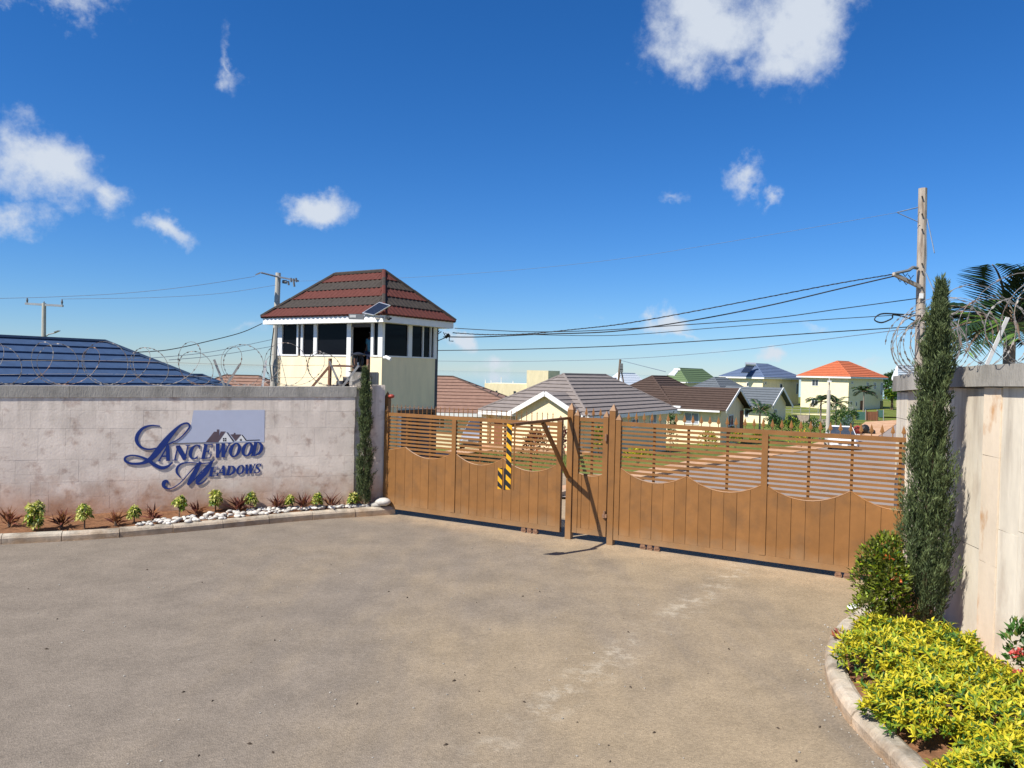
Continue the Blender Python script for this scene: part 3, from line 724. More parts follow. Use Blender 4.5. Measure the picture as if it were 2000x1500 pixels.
# right leaf
s0 = gs(1203, 900)[0]; s1 = gs(1772, 900)[0]+.25
zt = (gs(1210, 822)[1]+gs(1760, 856)[1])/2; zb = .075
pk = [gs(1212, 914), gs(1342, 931), gs(1493, 946), gs(1662, 960)]; dp = [gs(1275, 944), gs(1418, 962), gs(1577, 979), gs(1755, 998)]
nxt = (2*pk[3][0]-pk[2][0], pk[3][1]); pk.append(nxt)
scal = [(pk[i][0], pk[i+1][0], dp[i][1], pk[i][1], pk[i+1][1]) for i in range(4)]
rg_ = empty('sliding_gate', gate((s0+s1)/2, 0), 'wide brown sliding gate leaf right of the pedestrian gate, boards below and slats above', 'gate', 'sliding gate leaves')
leaf(rg_, s0, s1, zb, zt, scal, [pk[2][0]], [dp[0][0], pk[1][0], dp[1][0], dp[2][0], pk[3][0], dp[3][0]], .158, FH, .1135, rollers=(gs(1270, 1060)[0], gs(1655, 1125)[0]))
# left leaf
a0 = gs(752, 900)[0]; a1 = gs(1097, 935)[0]; ztl = (gs(760, 798)[1]+gs(1090, 834)[1])/2
pk = [gs(757, 880), gs(793, 874), gs(888, 884), gs(984, 896), gs(1090, 908)]; dp = [gs(838, 897), gs(936, 909), gs(1035, 921)]
scal = [(pk[0][0], pk[1][0], (pk[0][1]+pk[1][1])/2-.005, pk[0][1], pk[1][1])]+[(pk[i+1][0], pk[i+2][0], dp[i][1], pk[i+1][1], pk[i+2][1]) for i in range(3)]
lg = empty('sliding_gate', gate((a0+a1)/2, 0), 'brown sliding gate leaf between stone pillar and barrier arm, its left end in shadow', 'gate', 'sliding gate leaves')
leaf(lg, a0, a1, zb, ztl, scal, [pk[2][0]], [pk[1][0], dp[0][0], dp[1][0], pk[3][0], dp[2][0]], .158, FS, .088, rollers=(gs(1035, 1025)[0],))
MB().tube([gate(a0+.1, ztl+.095, -.008), gate(a0+2.2, ztl+.095, -.008)], .0035, 5).build('finial_wire', M['gate_dark'], lg)
# pedestrian gate
b0 = gs(1122, 900)[0]; b1_ = gs(1188, 900)[0]; ztp = (gs(1130, 812)[1]+gs(1180, 820)[1])/2
pg = empty('pedestrian_gate', gate((b0+b1_)/2, 0), 'narrow brown pedestrian gate hung between the two tall pointed posts', 'gate')
pA_, pB_, pD = gs(1124, 919), gs(1186, 924), gs(1156, 931)
leaf(pg, b0, b1_, .10, ztp, [(b0, b1_, pD[1], pA_[1], pB_[1])], [], [(b0+b1_)/2], .145, FH, .11)
hg = MB(); s_ = b1_-.02
for z in (1.50, .42):
    MB().tube([gate(s_, z-.05, .05), gate(s_, z+.05, .05)], .016, 8).build('hinge', M['gate_dark'], pg)
MB().bar(gate(b1_-.05, .40, .045), gate(b1_+.02, .40, .05), .02, .05).build('latch', M['gate_dark'], pg)
for px_, lab in ((1114, 'tall brown gate post carrying the barrier arm, left of the pedestrian gate'), (1196, 'tall brown gate post between the pedestrian gate and the wide right leaf')):
    s = gs(px_, 920)[0]; top = gs(px_, 788 if px_ < 1150 else 790)[1]
    post(s, .088, -.05, top-.09, -.045, .045, top+.01).build('gate_post', M['gate'], label=lab, cat='post', group='tall gate posts')
    if px_ < 1150: SP1 = s
# end post by the pillar with a red lamp
s = gs(751, 900)[0]-.02
ep = empty('gate_post', gate(s, 0, 0), 'short dark brown gate post against the stone pillar, small red lamp on top', 'post')
post(s, .09, -.05, gs(752, 778)[1], -.11, -.035, gs(752, 764)[1]).build('shaft', M['gate'], ep)
MB().ico(gate(s+.09, gs(757, 774)[1], -.06), (.055, .055, .035), 2).build('red_lamp', M['red'], ep, smooth=True)
# swing barrier arm on the left tall post
B0 = gate(SP1-.01, gs(1112, 816)[1], .058); L0 = 1.66; AD = U(np.array([-.5075, -.8616, -.01]))
arm = empty('barrier_arm', B0, 'brown bracket arm sticking out from the gate post with hanging black and yellow striped plates', 'barrier')
T0 = B0+AD*L0
MB().bar(B0, T0, .05, .035).build('arm', M['gate'], arm)
br0 = gate(SP1-.01, gs(1108, 930)[1], .058); br1 = B0+AD*.80-Z*.02
MB().bar(br0, br1, .045, .045, up=GR).build('brace', M['gate'], arm)
def striped(c, wdir, w, hgt, zt_, name, slant):
    nd = np.cross(wdir, Z); pt = MB()
    per = .135; n = int(hgt/per*2)+3; wv_ = wdir*w/2
    def clip(zz): return min(max(zz, zt_-hgt), zt_)
    MB().box(c+Z*(zt_-hgt/2-c[2]), wdir*w/2, nd*.008, Z*hgt/2).build(name, M['hazard_y'], arm)
    for k in range(-1, n):
        z1_ = zt_-k*per-.03; za, zb2 = z1_, z1_-per/2
        # black stripes as thin raised paint film
        q = []
        for side, sh in ((-1, 0), (1, -slant)):
            q.append((side, clip(za+sh), clip(zb2+sh)))
        if q[0][1]-q[0][2] < .005 and q[1][1]-q[1][2] < .005: continue
        for sg in (1, -1):
            o_ = nd*.0095*sg+np.array([c[0], c[1], 0])
            P4 = [o_-wv_+Z*q[0][1], o_-wv_+Z*q[0][2], o_+wv_+Z*q[1][2], o_+wv_+Z*q[1][1]]
            MB().prism(P4, nd*.001*sg).build('black_stripe', M['hazard_k'], arm)
wd = U(np.array([.97, -.24, 0]))
zpl = T0[2]+.02
striped(T0+AD*.02, wd, .064, .83, zpl, 'striped_plate', .06)
MB().bar(T0+wd*.048+GN*-.02+Z*.01, T0+wd*.048-GN*.02-Z*.82, .02, .05).build('drop_bar', M['gate'], arm)
striped(T0+AD*.02-wd*.108, wd, .055, .27, T0[2]-.54, 'striped_plate', .06)
MB().bar(T0-wd*.05-Z*.55, T0-wd*.05-Z*.82, .045, .03, up=wd).build('black_box', M['hazard_k'], arm)

# ------------------------------------------------------------------ wall on the right
rpts = [(4.70, 9.35), (4.42, 8.2), (4.20, 7.2), (4.12, 6.1), (4.10, 5.0), (4.12, 3.5), (4.2, 1.0)]
rp = smooth_path([np.array([*p, 0.]) for p in rpts], 12); RF, RLEN = path_frame(rp)
def rwl(s, z, n=0.0):
    p, d = RF(min(max(s, 0), RLEN)); nn = np.array([d[1], -d[0], 0]); return p+Z*z+nn*n     # n>0 is towards the driveway
if rwl(2, 0, 1)[0] > rwl(2, 0, 0)[0]:
    _o = rwl
    def rwl(s, z, n=0.0):
        p, d = RF(min(max(s, 0), RLEN)); nn = np.array([-d[1], d[0], 0]); return p+Z*z+nn*n
def rtop(s): return float(np.interp(s, [0, 2, 3.2, 8], [2.26, 2.34, 2.375, 2.375]))
rw = empty('perimeter_wall', rwl(2, 0), 'tall curving cream stone perimeter wall on the right behind the cypress', 'wall')
core = MB()
for k in range(14):
    a, b_ = RLEN*k/14, RLEN*(k+1)/14
    core.hexa([rwl(a, -.3, -.02), rwl(b_, -.3, -.02), rwl(b_, -.3, -.22), rwl(a, -.3, -.22)], [rwl(a, rtop(a)-.004, -.02), rwl(b_, rtop(b_)-.004, -.02), rwl(b_, rtop(b_)-.004, -.22), rwl(a, rtop(a)-.004, -.22)])
core.build('wall_core', M['mortar'], rw)
rgx = random.Random(11); s = 0.0; col_i = 0
cols = []
def s_at_px(px):
    lo, hi = 0, RLEN*.7
    for _ in range(40):
        m_ = (lo+hi)/2
        if proj(rwl(m_, 1.2, 0))[0] < px: lo = m_
        else: hi = m_
    return lo
edges = [0, .5, 1.0, s_at_px(1858), s_at_px(1918), s_at_px(1951), s_at_px(1990)]
while edges[-1] < RLEN: edges.append(edges[-1]+rgx.uniform(.35, .75))
for i, (a, b_) in enumerate(zip(edges, edges[1:])):
    b_ = min(b_, RLEN); z = -.1; strip = (i == 4 or (i > 6 and i % 3 == 1))
    while z < rtop(a)-.02:
        hgt = rgx.uniform(.75, 1.35); z1_ = min(z+hgt, rtop(a)-.004)
        if rtop(a)-z1_ < .25: z1_ = rtop(a)-.004
        n = .018 if strip else rgx.uniform(.004, .009)
        tb = rgx.uniform(-.008, .008)
        MB().hexa([rwl(a+.0018, z+.004, n), rwl(b_-.0018, z+.0016+tb*(z > 0), n), rwl(b_-.0018, z+.0016+tb*(z > 0), -.02), rwl(a+.0018, z+.004, -.02)], [rwl(a+.0018, z1_-.0016, n), rwl(b_-.0018, z1_-.0016, n), rwl(b_-.0018, z1_-.0016, -.02), rwl(a+.0018, z1_-.0016, -.02)]).build('stone_tile', M['stone_strip'] if strip else M['stone_r'], rw)
        z = z1_
nC = 12
for k in range(nC):
    a, b_ = RLEN*k/nC, RLEN*(k+1)/nC-.003; za, zb2 = rtop(a), rtop(b_)
    MB().hexa([rwl(a, za, .065), rwl(b_, zb2, .065), rwl(b_, zb2, -.28), rwl(a, za, -.28)], [rwl(a, za+.185, .06), rwl(b_, zb2+.185, .06), rwl(b_, zb2+.185, -.28), rwl(a, za+.185, -.28)]).build('coping', M['concrete'], rw)

# ------------------------------------------------------------------ kerbs and beds
def kerb(name, pts, width, hgt, nseg, label, n0, round_=True):
    P = smooth_path([np.array([*p[:2], 0.]) for p in pts], 14); f, Ln = path_frame(P)
    root = empty(name, f(Ln/2)[0], label, 'kerb')
    prof = [(0, -.05), (0, hgt*.62), (.02, hgt*.86), (.05, hgt), (width*.8, hgt+.004), (width, hgt-.012), (width, -.05)]
    for k in range(nseg):
        a, b_ = Ln*k/nseg+.004, Ln*(k+1)/nseg-.004; mb = MB(); m_ = 5; vs = []
        dz = random.uniform(-.006, .006); dn = random.uniform(-.006, .006)
        for i in range(m_):
            p, d = f(a+(b_-a)*i/(m_-1)); nn = np.array([-d[1], d[0], 0])*n0
            vs += [p+nn*(q+dn)+Z*(z_+(dz if z_ > 0 else 0)) for q, z_ in prof]
        c = len(prof); fs = []
        for i in range(m_-1):
            for j in range(c-1): fs.append((i*c+j, i*c+j+1, (i+1)*c+j+1, (i+1)*c+j))
        fs += [tuple(range(c)), tuple((m_-1)*c+j for j in range(c))]
        mb.add(vs, fs).build('kerb_stone', M['kerb'], root)
    return f, Ln
kl_px = [(-260, 1082), (-120, 1072), (0, 1064), (130, 1057), (260, 1048), (400, 1035), (520, 1023), (640, 1012), (715, 1007), (772, 1002.5)]
kl = [g(*p) for p in kl_px]
kerb('kerb', kl, .14, .115, 10, 'long curving concrete kerb along the left planting bed below the sign', 1)
bed = MB(); back = [wl(WS+1, .0, .02)]+[wl(s, 0, .02) for s in np.linspace(-2, WE+.1, 10)]
kf, kL_ = path_frame(smooth_path([np.array([*p[:2], 0.]) for p in kl], 14))
nb = 40; vs = []; fs = []
for i in range(nb+1):
    p, d = kf(kL_*i/nb); nn = np.array([-d[1], d[0], 0]); q0 = p+nn*.13
    s_w = float(np.dot(q0-WA, WD)); q1 = wl(min(s_w, WE+.3), 0, -.01) if s_w < WE else pil(min(1, (s_w-WE)/plen), 0, .0)
    for k in range(5):
        t = k/4; q = q0*(1-t)+q1*t; vs.append((q[0], q[1], .085+.05*t+random.uniform(-.012, .012)))
for i in range(nb):
    for k in range(4): a = i*5+k; fs.append((a, a+1, a+6, a+5))
MB().add(vs, fs).build('planting_soil', M['soil'], kind='structure', smooth=True)
kr_px = [(1725, 1186), (1668, 1212), (1628, 1250), (1611, 1300), (1622, 1355), (1655, 1412), (1700, 1462), (1740, 1505)]
kr = [g(*p) for p in kr_px]
last = kr[-1]; kr += [np.array([2.34, 4.0, 0]), np.array([2.4, 2.8, 0]), np.array([2.55, 1.4, 0])]
kerb('kerb', kr, .15, .125, 13, 'rounded concrete kerb curving round the right planting bed of yellow shrubs', 1)
kf2, kL2 = path_frame(smooth_path([np.array([*p[:2], 0.]) for p in kr], 14))
vs = []; fs = []
for i in range(nb+1):
    p, d = kf2(kL2*i/nb); nn = np.array([-d[1], d[0], 0]); q0 = p+nn*.14; q1 = rwl(.4+(RLEN-.6)*i/nb, 0, .0)
    for k in range(6):
        t = k/5; q = q0*(1-t)+q1*t; vs.append((q[0], q[1], .08+.05*math.sin(t*3)+random.uniform(-.01, .01)))
for i in range(nb):
    for k in range(5): a = i*6+k; fs.append((a, a+1, a+7, a+6))
MB().add(vs, fs).build('planting_soil', M['soil'], kind='structure', smooth=True)

# ------------------------------------------------------------------ foliage helpers
def leaves(P, Dr, Ln, Wd, fold=.25, droop=.15, mi=None, up=None):
    """numpy leaf cloud: each leaf a folded blade of four triangles"""
    P = np.asarray(P, float); n = len(P); Dr = np.asarray(Dr, float); Dr = Dr/np.linalg.norm(Dr, axis=1, keepdims=True)
    Ln = np.broadcast_to(np.asarray(Ln, float), (n,))[:, None]; Wd = np.broadcast_to(np.asarray(Wd, float), (n,))[:, None]
    ref = RNG.normal(size=(n, 3))*.6 + np.array([0, 0, 1.0]) if up is None else np.asarray(up, float)+RNG.normal(size=(n, 3))*.15
    S = np.cross(Dr, ref); S /= np.linalg.norm(S, axis=1, keepdims=True)+1e-9; Uu = np.cross(S, Dr)
    a = P; m_ = P+Dr*Ln*.5+Uu*Ln*.02; tip = P+Dr*Ln-Uu*Ln*droop
    l = P+Dr*Ln*.45+S*Wd/2+Uu*Wd*fold; r = P+Dr*Ln*.45-S*Wd/2+Uu*Wd*fold
    V = np.stack([a, l, tip, r, m_], 1).reshape(-1, 3); b = (np.arange(n)*5)[:, None]
    Fc = np.concatenate([b+np.array([[0, 4, 1]]), b+np.array([[1, 4, 2]]), b+np.array([[0, 3, 4]]), b+np.array([[3, 2, 4]])], 1).reshape(-1, 3)
    mi4 = np.repeat(np.zeros(n, int) if mi is None else np.asarray(mi), 4)
    return V, Fc, mi4
def leafobj(name, parts, mats, parent=None, **k):
    Vs, Fs, Ms = [], [], []; o = 0
    for V, Fc, mi in parts: Vs.append(V); Fs.append(Fc+o); Ms.append(mi); o += len(V)
    V = np.concatenate(Vs); Fc = np.concatenate(Fs); Mi = np.concatenate(Ms)
    me = D.meshes.new(name); me.vertices.add(len(V)); me.vertices.foreach_set('co', V.ravel())
    me.loops.add(len(Fc)*3); me.loops.foreach_set('vertex_index', Fc.ravel())
    me.polygons.add(len(Fc)); me.polygons.foreach_set('loop_start', np.arange(len(Fc))*3); me.polygons.foreach_set('loop_total', np.full(len(Fc), 3))
    for m_ in mats: me.materials.append(m_)
    me.polygons.foreach_set('material_index', Mi); me.update(calc_edges=True)
    return link(name, me, parent, **k)
def rnd_dirs(n, zlo=-.3): 
    v = RNG.normal(size=(n, 3)); v /= np.linalg.norm(v, axis=1, keepdims=True); v[:, 2] = np.where(v[:, 2] < zlo, -v[:, 2], v[:, 2]); return v
def blob_shrub(name, c, r, n, mats, mix, label, cat='shrub', ll=.07, lw=.03, group=None, lump=6, stems=True, fold=.25, zfill=False):
    """a shrub: lumpy ellipsoid of leaves over a few stems"""
    c = np.array(c, float); r = np.array(r, float)
    root = empty(name, c, label, cat, group)
    cs = rnd_dirs(lump, .0)*.55*r + np.array([0, 0, r[2]*.55])
    if zfill: cs[:, 2] = np.linspace(.12, .95, lump)*r[2]; cs[:, :2] *= (1.15-.75*np.linspace(0, 1, lump)**2)[:, None]
    k = RNG.integers(0, lump, n); d = rnd_dirs(n, -.5)
    P = c + cs[k] + d*r*np.array([.55, .55, .22 if zfill else .6])*(RNG.uniform(.35, 1, (n, 1))**.5)
    P[:, 2] = np.maximum(P[:, 2], c[2]+.02)
    mi = RNG.choice(len(mats), n, p=mix)
    parts = [leaves(P, d+rnd_dirs(n)*.7+np.array([0, 0, .35]), RNG.uniform(.7, 1.25, n)*ll, RNG.uniform(.8, 1.2, n)*lw, fold, .15, mi)]
    leafobj('foliage', parts, mats, root)
    if stems:
        mb = MB()
        for i in range(min(lump, 5)): mb.tube([c-Z*.03, c+cs[i]*.5, c+cs[i]], [.012, .009, .004], 5)
        mb.build('stem', M['trunk'], root)
    return root

# left bed plants
def ground_on_bed(px, py, z=.12): return g(px, py, z)
def keep_off(p, d=.12):
    k = float(np.dot(p-WA, WN)); return p+WN*max(0, d-k) if np.dot(p-WA, WD) < WE+.2 else p
def schefflera(px, py, hpx, label, wide=1.0):
    p = keep_off(ground_on_bed(px, py-12)); Yd = p[1]; hgt = hpx/F*Yd*RNG.uniform(.78, 1.0)
    root = empty('variegated_shrub', p, label, 'shrub', 'variegated shrubs along the left bed')
    parts = []; n_cl = max(16, int(66*hgt/.45*wide)); mats = [L_['variegated'], L_['lime'], L_['green']]
    tall = hgt > .34
    for i in range(n_cl):
        t = RNG.uniform(.15 if tall else .42, 1); rr = hgt*(.30 if tall else .36)*wide*(math.sin(min(t*1.15, 1)*math.pi*.55+.45))
        a = RNG.uniform(0, 2*math.pi); c = p+np.array([math.cos(a)*rr*RNG.uniform(.3, 1), math.sin(a)*rr*RNG.uniform(.3, 1), hgt*t*.92])
        m_ = 8; aa = np.arange(m_)*2*math.pi/m_+RNG.uniform(0, 1)
        out = U(np.array([math.cos(a), math.sin(a), .7])); e1 = U(np.cross(out, (0, 0, 1.0))); e2 = np.cross(out, e1)
        dd = np.stack([out*.35+e1*math.cos(q)+e2*math.sin(q) for q in aa])
        ok = RNG.random() < .3+.6*t
        parts.append(leaves(np.repeat(c[None], m_, 0), dd, RNG.uniform(.05, .08, m_), .032, .15, .3, RNG.choice(3, m_, p=[.68, .22, .10] if ok else [.15, .35, .5])))
    leafobj('foliage', parts, mats, root)
    MB().tube([p-Z*.04, p+Z*hgt*.6], [.012, .008], 5).build('stem', M['trunk'], root)
sh = [(68,1046,60,'largest yellow-green variegated shrub, at the far left of the left bed beside the kerb',1.0),(165,1042,52,'second yellow-green shrub from the left, a tall loose tuft beside the kerb',.8),(262,1032,36,'small yellow-green shrub third from the left, before the stones begin',.9),
      (350,1022,50,'yellow-green shrub on a bare stem under the large script L of the sign',.8),(421,1010,42,'thin yellow-green shrub below the script M of the sign',.7),(489,1000,36,'yellow-green shrub under the end of the word MEADOWS',.8),
      (562,996,28,'tiny yellow-green shrub just right of the sign',.7),(614,994,34,'two-tiered yellow-green shrub among the stones right of the sign',.8),(678,988,28,'last yellow-green shrub of the row, beside the small cypress',1.0)]
for a in sh: schefflera(*a)
def cordyline(px, py, spx, label, red=.8):
    p = keep_off(ground_on_bed(px, py-14)); rr = spx/F*p[1]*RNG.uniform(.62, 1.02); n = int(RNG.integers(24, 42))
    root = empty('red_cordyline', p, label, 'plant', 'red strap-leaved plants along the left bed')
    a = RNG.uniform(0, 2*math.pi, n); el = RNG.uniform(.35, 1.45, n); dd = np.stack([np.cos(a)*np.cos(el), np.sin(a)*np.cos(el), np.sin(el)], -1)
    leafobj('foliage', [leaves(p+dd*.02, dd, RNG.uniform(.75, 1.2, n)*rr*1.12, .03, .3, .3, RNG.choice(2, n, p=[red, 1-red]))], [L_['cordyline'], L_['cord_or']], root)
    MB().tube([p-Z*.03, p+Z*.05], .02, 6).build('stem', M['trunk'], root)
cd = [(18,1040,32,'dull red strap-leaved plant at the left edge, half out of the photo',.5),(120,1042,36,'bright red strap-leaved plant between the two tallest yellow-green shrubs',.75),(226,1038,30,'copper strap-leaved plant between the second and third yellow-green shrubs',.3),(298,1028,32,'maroon strap-leaved plant where the white stones begin',.8),
      (383,1018,34,'red strap-leaved plant below the gap between script L and script M',.85),(466,1012,34,'dark maroon strap-leaved plant below the letters EA of MEADOWS',.95),(540,1000,28,'maroon strap-leaved plant right of the letter S of MEADOWS',.95),(587,996,28,'dark red strap-leaved plant before the two-tiered yellow-green shrub',.95),(636,990,30,'last maroon strap-leaved plant of the row',.95)]
for a in cd: cordyline(*a)

# pebbles
peb = []
for k in range(3):
    mb = MB().ico((0, 0, 0), (1, .78, .48), 2, jit=.05); peb.append(mb.mesh('river_stone', M['pebble'], True))
cnt = 0
for i in range(270):
    t = RNG.uniform(.0, 1)**.85; px_ = 265+t*490
    py_ = np.interp(px_, [x for x, _ in kl_px], [y for _, y in kl_px])-19-RNG.uniform(0, 13)*(.5+.5*math.sin(t*3))
    p = g(px_, py_, .125); sz = RNG.uniform(.026, .058)*(1 if t > .12 else .8)
    p = keep_off(p, RNG.uniform(.05, .16))
    o = D.objects.new('river_stone', peb[i % 3]); COL.objects.link(o); o.location = p+Z*RNG.uniform(-.005, .02); o.scale = (sz, sz, sz); o.rotation_euler = (RNG.uniform(-.2, .2), RNG.uniform(-.2, .2), RNG.uniform(0, 6))
    wh = ['where the row of stones begins', 'below the script L', 'below the script M', 'below the word MEADOWS', 'right of the sign', 'by the gate pillar'][int(np.interp(px_, [265, 320, 390, 450, 520, 640, 760], [0, 1, 2, 3, 4, 5, 5.9]))]
    tag(o, ('broad ' if sz > .047 else 'small ' if sz < .036 else 'smooth ')+'white river stone behind the left kerb, '+wh, 'stone', 'white river stones along the left bed')
for px_, py_, sz, lab in ((748, 978, .16, 'largest white boulder at the end of the left bed, beside the gate'), (735, 984, .12, 'second white boulder leaning against the largest one by the pillar'), (712, 987, .11, 'flat white boulder in front of the small cypress'), (527, 1012, .10, 'round white boulder standing out among the small stones right of MEADOWS'), (600, 1003, .10, 'flat grey-white boulder among the small stones left of the pillar')):
    p = at(px_, py_+2, 12.66 if px_ > 700 else g(px_, py_-17, .14)[1]); sz *= .85; mb = MB().ico((0, 0, 0), (sz, sz*.8, sz*.5), 2, jit=.04)
    o = mb.build('boulder', M['pebble'], smooth=True, label=lab, cat='boulder'); o.location = p

# cypresses
def cypress(name, base, hgt, prof, nb, nper, label, nl, lean=(0, 0)):
    base = np.array(base, float); root = empty(name, base, label, 'cypress')
    MB().tube([base-Z*.05, base+Z*hgt*.5+np.array([*lean, 0])*.5, base+Z*hgt*.93+np.array([*lean, 0])], [.035, .022, .005], 7).build('trunk', M['trunk'], root)
    parts = []
    for i in range(nb):
        t = RNG.uniform(0.0, 1)**1.05; R = np.interp(t, prof[0], prof[1]); a = RNG.uniform(0, 2*math.pi)
        out = np.array([math.cos(a), math.sin(a), 0]); q = RNG.uniform(.25, .95)
        zt_ = hgt*(.02+.93*t); st = base+np.array([lean[0]*t, lean[1]*t, 0])+out*R*q*.55+Z*zt_
        bl = min(RNG.uniform(.16, .34)*(.5+R*2.2), max(.12, hgt*1.0-zt_)); bd = U(out*RNG.uniform(.12, .5)*(1 if t < .9 else .4)+Z)
        m_ = nper; u = RNG.uniform(0, 1, m_); nd = rnd_dirs(m_, -.2)*.75+bd*.9
        P = st+bd*bl*u[:, None]+rnd_dirs(m_, -1)*(.014+.03*(1-u[:, None]))
        ov = P[:, :2]-(base[:2]+np.array(lean)*t); dist = np.linalg.norm(ov, axis=1)
        tip = u+RNG.normal(0, .2, m_) > .72
        parts.append(leaves(P, nd, RNG.uniform(.6, 1.3, m_)*nl, nl*.17, .2, .05, tip.astype(int)))
    leafobj('crown', parts, [L_['cypress'], L_['cypress2']], root); return root
cb = g(1815, 1262, .1); cb = np.array([3.80, 7.0, .1])
px_b = proj(cb)
cyp_top = at(1838, 543, 7.0)
cypress('cypress', cb, float(cyp_top[2]-cb[2]), ([0, .08, .3, .55, .8, .93, 1], [.25, .345, .285, .215, .150, .085, .02]), 620, 85, 'tall slender green cypress standing against the right wall', .05, lean=(float(cyp_top[0]-cb[0])+.0, 0))
c2b = g(712, 980, .1); c2b = pil(.38, .1, .14)
t2 = at(714, 722, c2b[1])
cypress('cypress', c2b, float(t2[2]-c2b[2])+.03, ([0, .1, .35, .7, .9, 1], [.105, .155, .14, .10, .07, .02]), 300, 60, 'small narrow dark cypress in front of the left gate pillar', .05, lean=(float(t2[0]-c2b[0]), 0))

# yellow duranta hedge, ixora
def duranta(c, r, n_ros, label):
    c = np.array(c, float); r = np.array(r, float); root = empty('duranta_shrub', c, label, 'shrub', 'yellow duranta shrubs in the right bed')
    parts = []; mats = [L_['yellow'], L_['lime'], L_['green']]
    for i in range(n_ros):
        d = rnd_dirs(1, -.15)[0]; q = RNG.uniform(.5, 1)**.4
        lump = 1+.22*math.sin(d[0]*5+c[1])*math.cos(d[1]*4.3)+.08*math.sin(d[0]*13+d[2]*7)*math.cos(d[1]*11)
        p = c+d*r*q*lump; ax = U(d*np.array([.6, .6, .7])+np.array([-.1, -.1, .55])+RNG.normal(size=3)*.25)
        e1 = U(np.cross(ax, (.3, .2, 1.0))); e2 = np.cross(ax, e1); m_ = RNG.integers(5, 9); aa = np.arange(m_)*2.4+RNG.uniform(0, 6)
        spread = RNG.uniform(.5, 1.3, m_)
        dd = np.stack([ax*1.0+(e1*math.cos(q_)+e2*math.sin(q_))*s_ for q_, s_ in zip(aa, spread)])
        young = q > .86 and d[2] > -.02
        P = p[None]-ax[None]*(np.arange(m_)[:, None]*.008)
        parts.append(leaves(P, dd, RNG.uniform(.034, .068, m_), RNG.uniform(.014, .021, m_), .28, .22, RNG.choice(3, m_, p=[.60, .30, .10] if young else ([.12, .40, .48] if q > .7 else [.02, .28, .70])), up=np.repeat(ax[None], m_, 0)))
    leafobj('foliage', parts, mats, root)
    mb = MB()
    for i in range(9):
        d = rnd_dirs(1, .2)[0]; mb.tube([c-Z*.3*r[2]/.3+d*.05, c+d*r*.4, c+d*r*.85], [.012, .008, .003], 5)
    mb.build('stem', M['trunk'], root)
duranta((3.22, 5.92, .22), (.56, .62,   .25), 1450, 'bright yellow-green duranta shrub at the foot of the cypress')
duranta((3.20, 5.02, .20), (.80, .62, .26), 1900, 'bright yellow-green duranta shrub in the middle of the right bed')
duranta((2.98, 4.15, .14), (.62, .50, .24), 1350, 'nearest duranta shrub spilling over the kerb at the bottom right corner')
# ixora
ib = g(1722, 1248, .1)
ixc = np.array([3.44, 7.02, .1])
root = blob_shrub('ixora_bush', ixc, (.28, .28, .76), 4400, [L_['ixora'], L_['green'], L_['orange'], L_['lime']], [.60, .12, .006, .274], 'bushy olive-green ixora with a few orange blooms beside the right end of the gate', ll=.05, lw=.022, lump=16, zfill=True)
for q in ((.0, -.25, .52), (-.05, -.2, .70)):
    cc_ = ixc+np.array(q); n = 14; d = rnd_dirs(n, 0)
    leafobj('bloom', [leaves(cc_+d*.03, d, .022, .014, .1, .1)], [L_['orange']], root)
ix2 = blob_shrub('ixora_bush', (3.86, 5.62, .12), (.14, .22, .36), 420, [L_['green'], L_['ixora']], [.7, .3], 'green ixora with coral pink blooms against the wall at the right edge', ll=.06, lw=.028, lump=6)
px3 = at(1992, 1283, 5.55)
n = 60; d = rnd_dirs(n, -.2); leafobj('bloom', [leaves(px3+d*.045, d, .03, .022, .1, .1)], [L_['pink']], ix2)
px3 = at(1990, 1322, 5.55); n = 30; d = rnd_dirs(n, -.2); leafobj('bloom', [leaves(px3+d*.03, d, .03, .022, .1, .1)], [L_['pink']], ix2)
rf = g(1668, 1252, .12)
blob_shrub('ground_cover_sprig', (2.95, 6.55, .11), (.12, .15, .08), 90, [L_['redbush'], L_['yellow'], L_['green']], [.4, .4, .2], 'low red and yellow seedlings on bare soil inside the right kerb', 'plant', ll=.05, lw=.022, lump=5)

# ------------------------------------------------------------------ razor wire
def coil(pts_f, length, rad, turns, name, label, n0=0, along=0.0, m='razor', wire=.0045, flat=1.0, jit=.06, phase=0, barb=.06):
    root = empty(name, pts_f(length/2, rad), label, 'razor wire'); mb = MB(); steps = int(turns*26); P = []
    for i in range(steps+1):
        t = i/steps; a = 2*math.pi*turns*t+phase; rj = rad*(1+jit*math.sin(a*.37+1.3)+jit*.6*math.sin(a*.61))
        c = pts_f(length*t, rj); nrm = pts_f(length*t, rad, 1)-pts_f(length*t, rad, 0)
        ax_ = (pts_f(min(length, length*t+.01), rad)-pts_f(max(0,length*t-.01), rad)); ax_ = ax_/np.linalg.norm(ax_)
        P.append(c+ax_*along*math.cos(a)*rj+nrm*math.cos(a)*rj*flat+Z*math.sin(a)*rj+(pts_f(min(length, length*t+.01), rad)-pts_f(length*t, rad))*100*.16*math.sin(a*.5))
    mb.tube(P, wire, 4).build('coil_wire', M[m], root)
    bb = MB(); acc = 0
    for a, b_ in zip(P, P[1:]):
        L = np.linalg.norm(b_-a); acc += L
        if acc > barb:
            acc = 0; d = (b_-a)/L; e = U(np.cross(d, RNG.normal(size=3))); c = (a+b_)/2
            bb.add([c-d*.015+e*.009, c+d*.015+e*.009, c+d*.015-e*.009, c-d*.015-e*.009, c+np.cross(d, e)*.003], [(0, 1, 4), (1, 2, 4), (2, 3, 4), (3, 0, 4)])
    bb.build('barb', M[m], root)['kind'] = 'stuff'
    return root
def lf(s, r, n=0): q = WS+s; return wl(q, wtop(q)+CH+r*.98+.02, -.13+n)
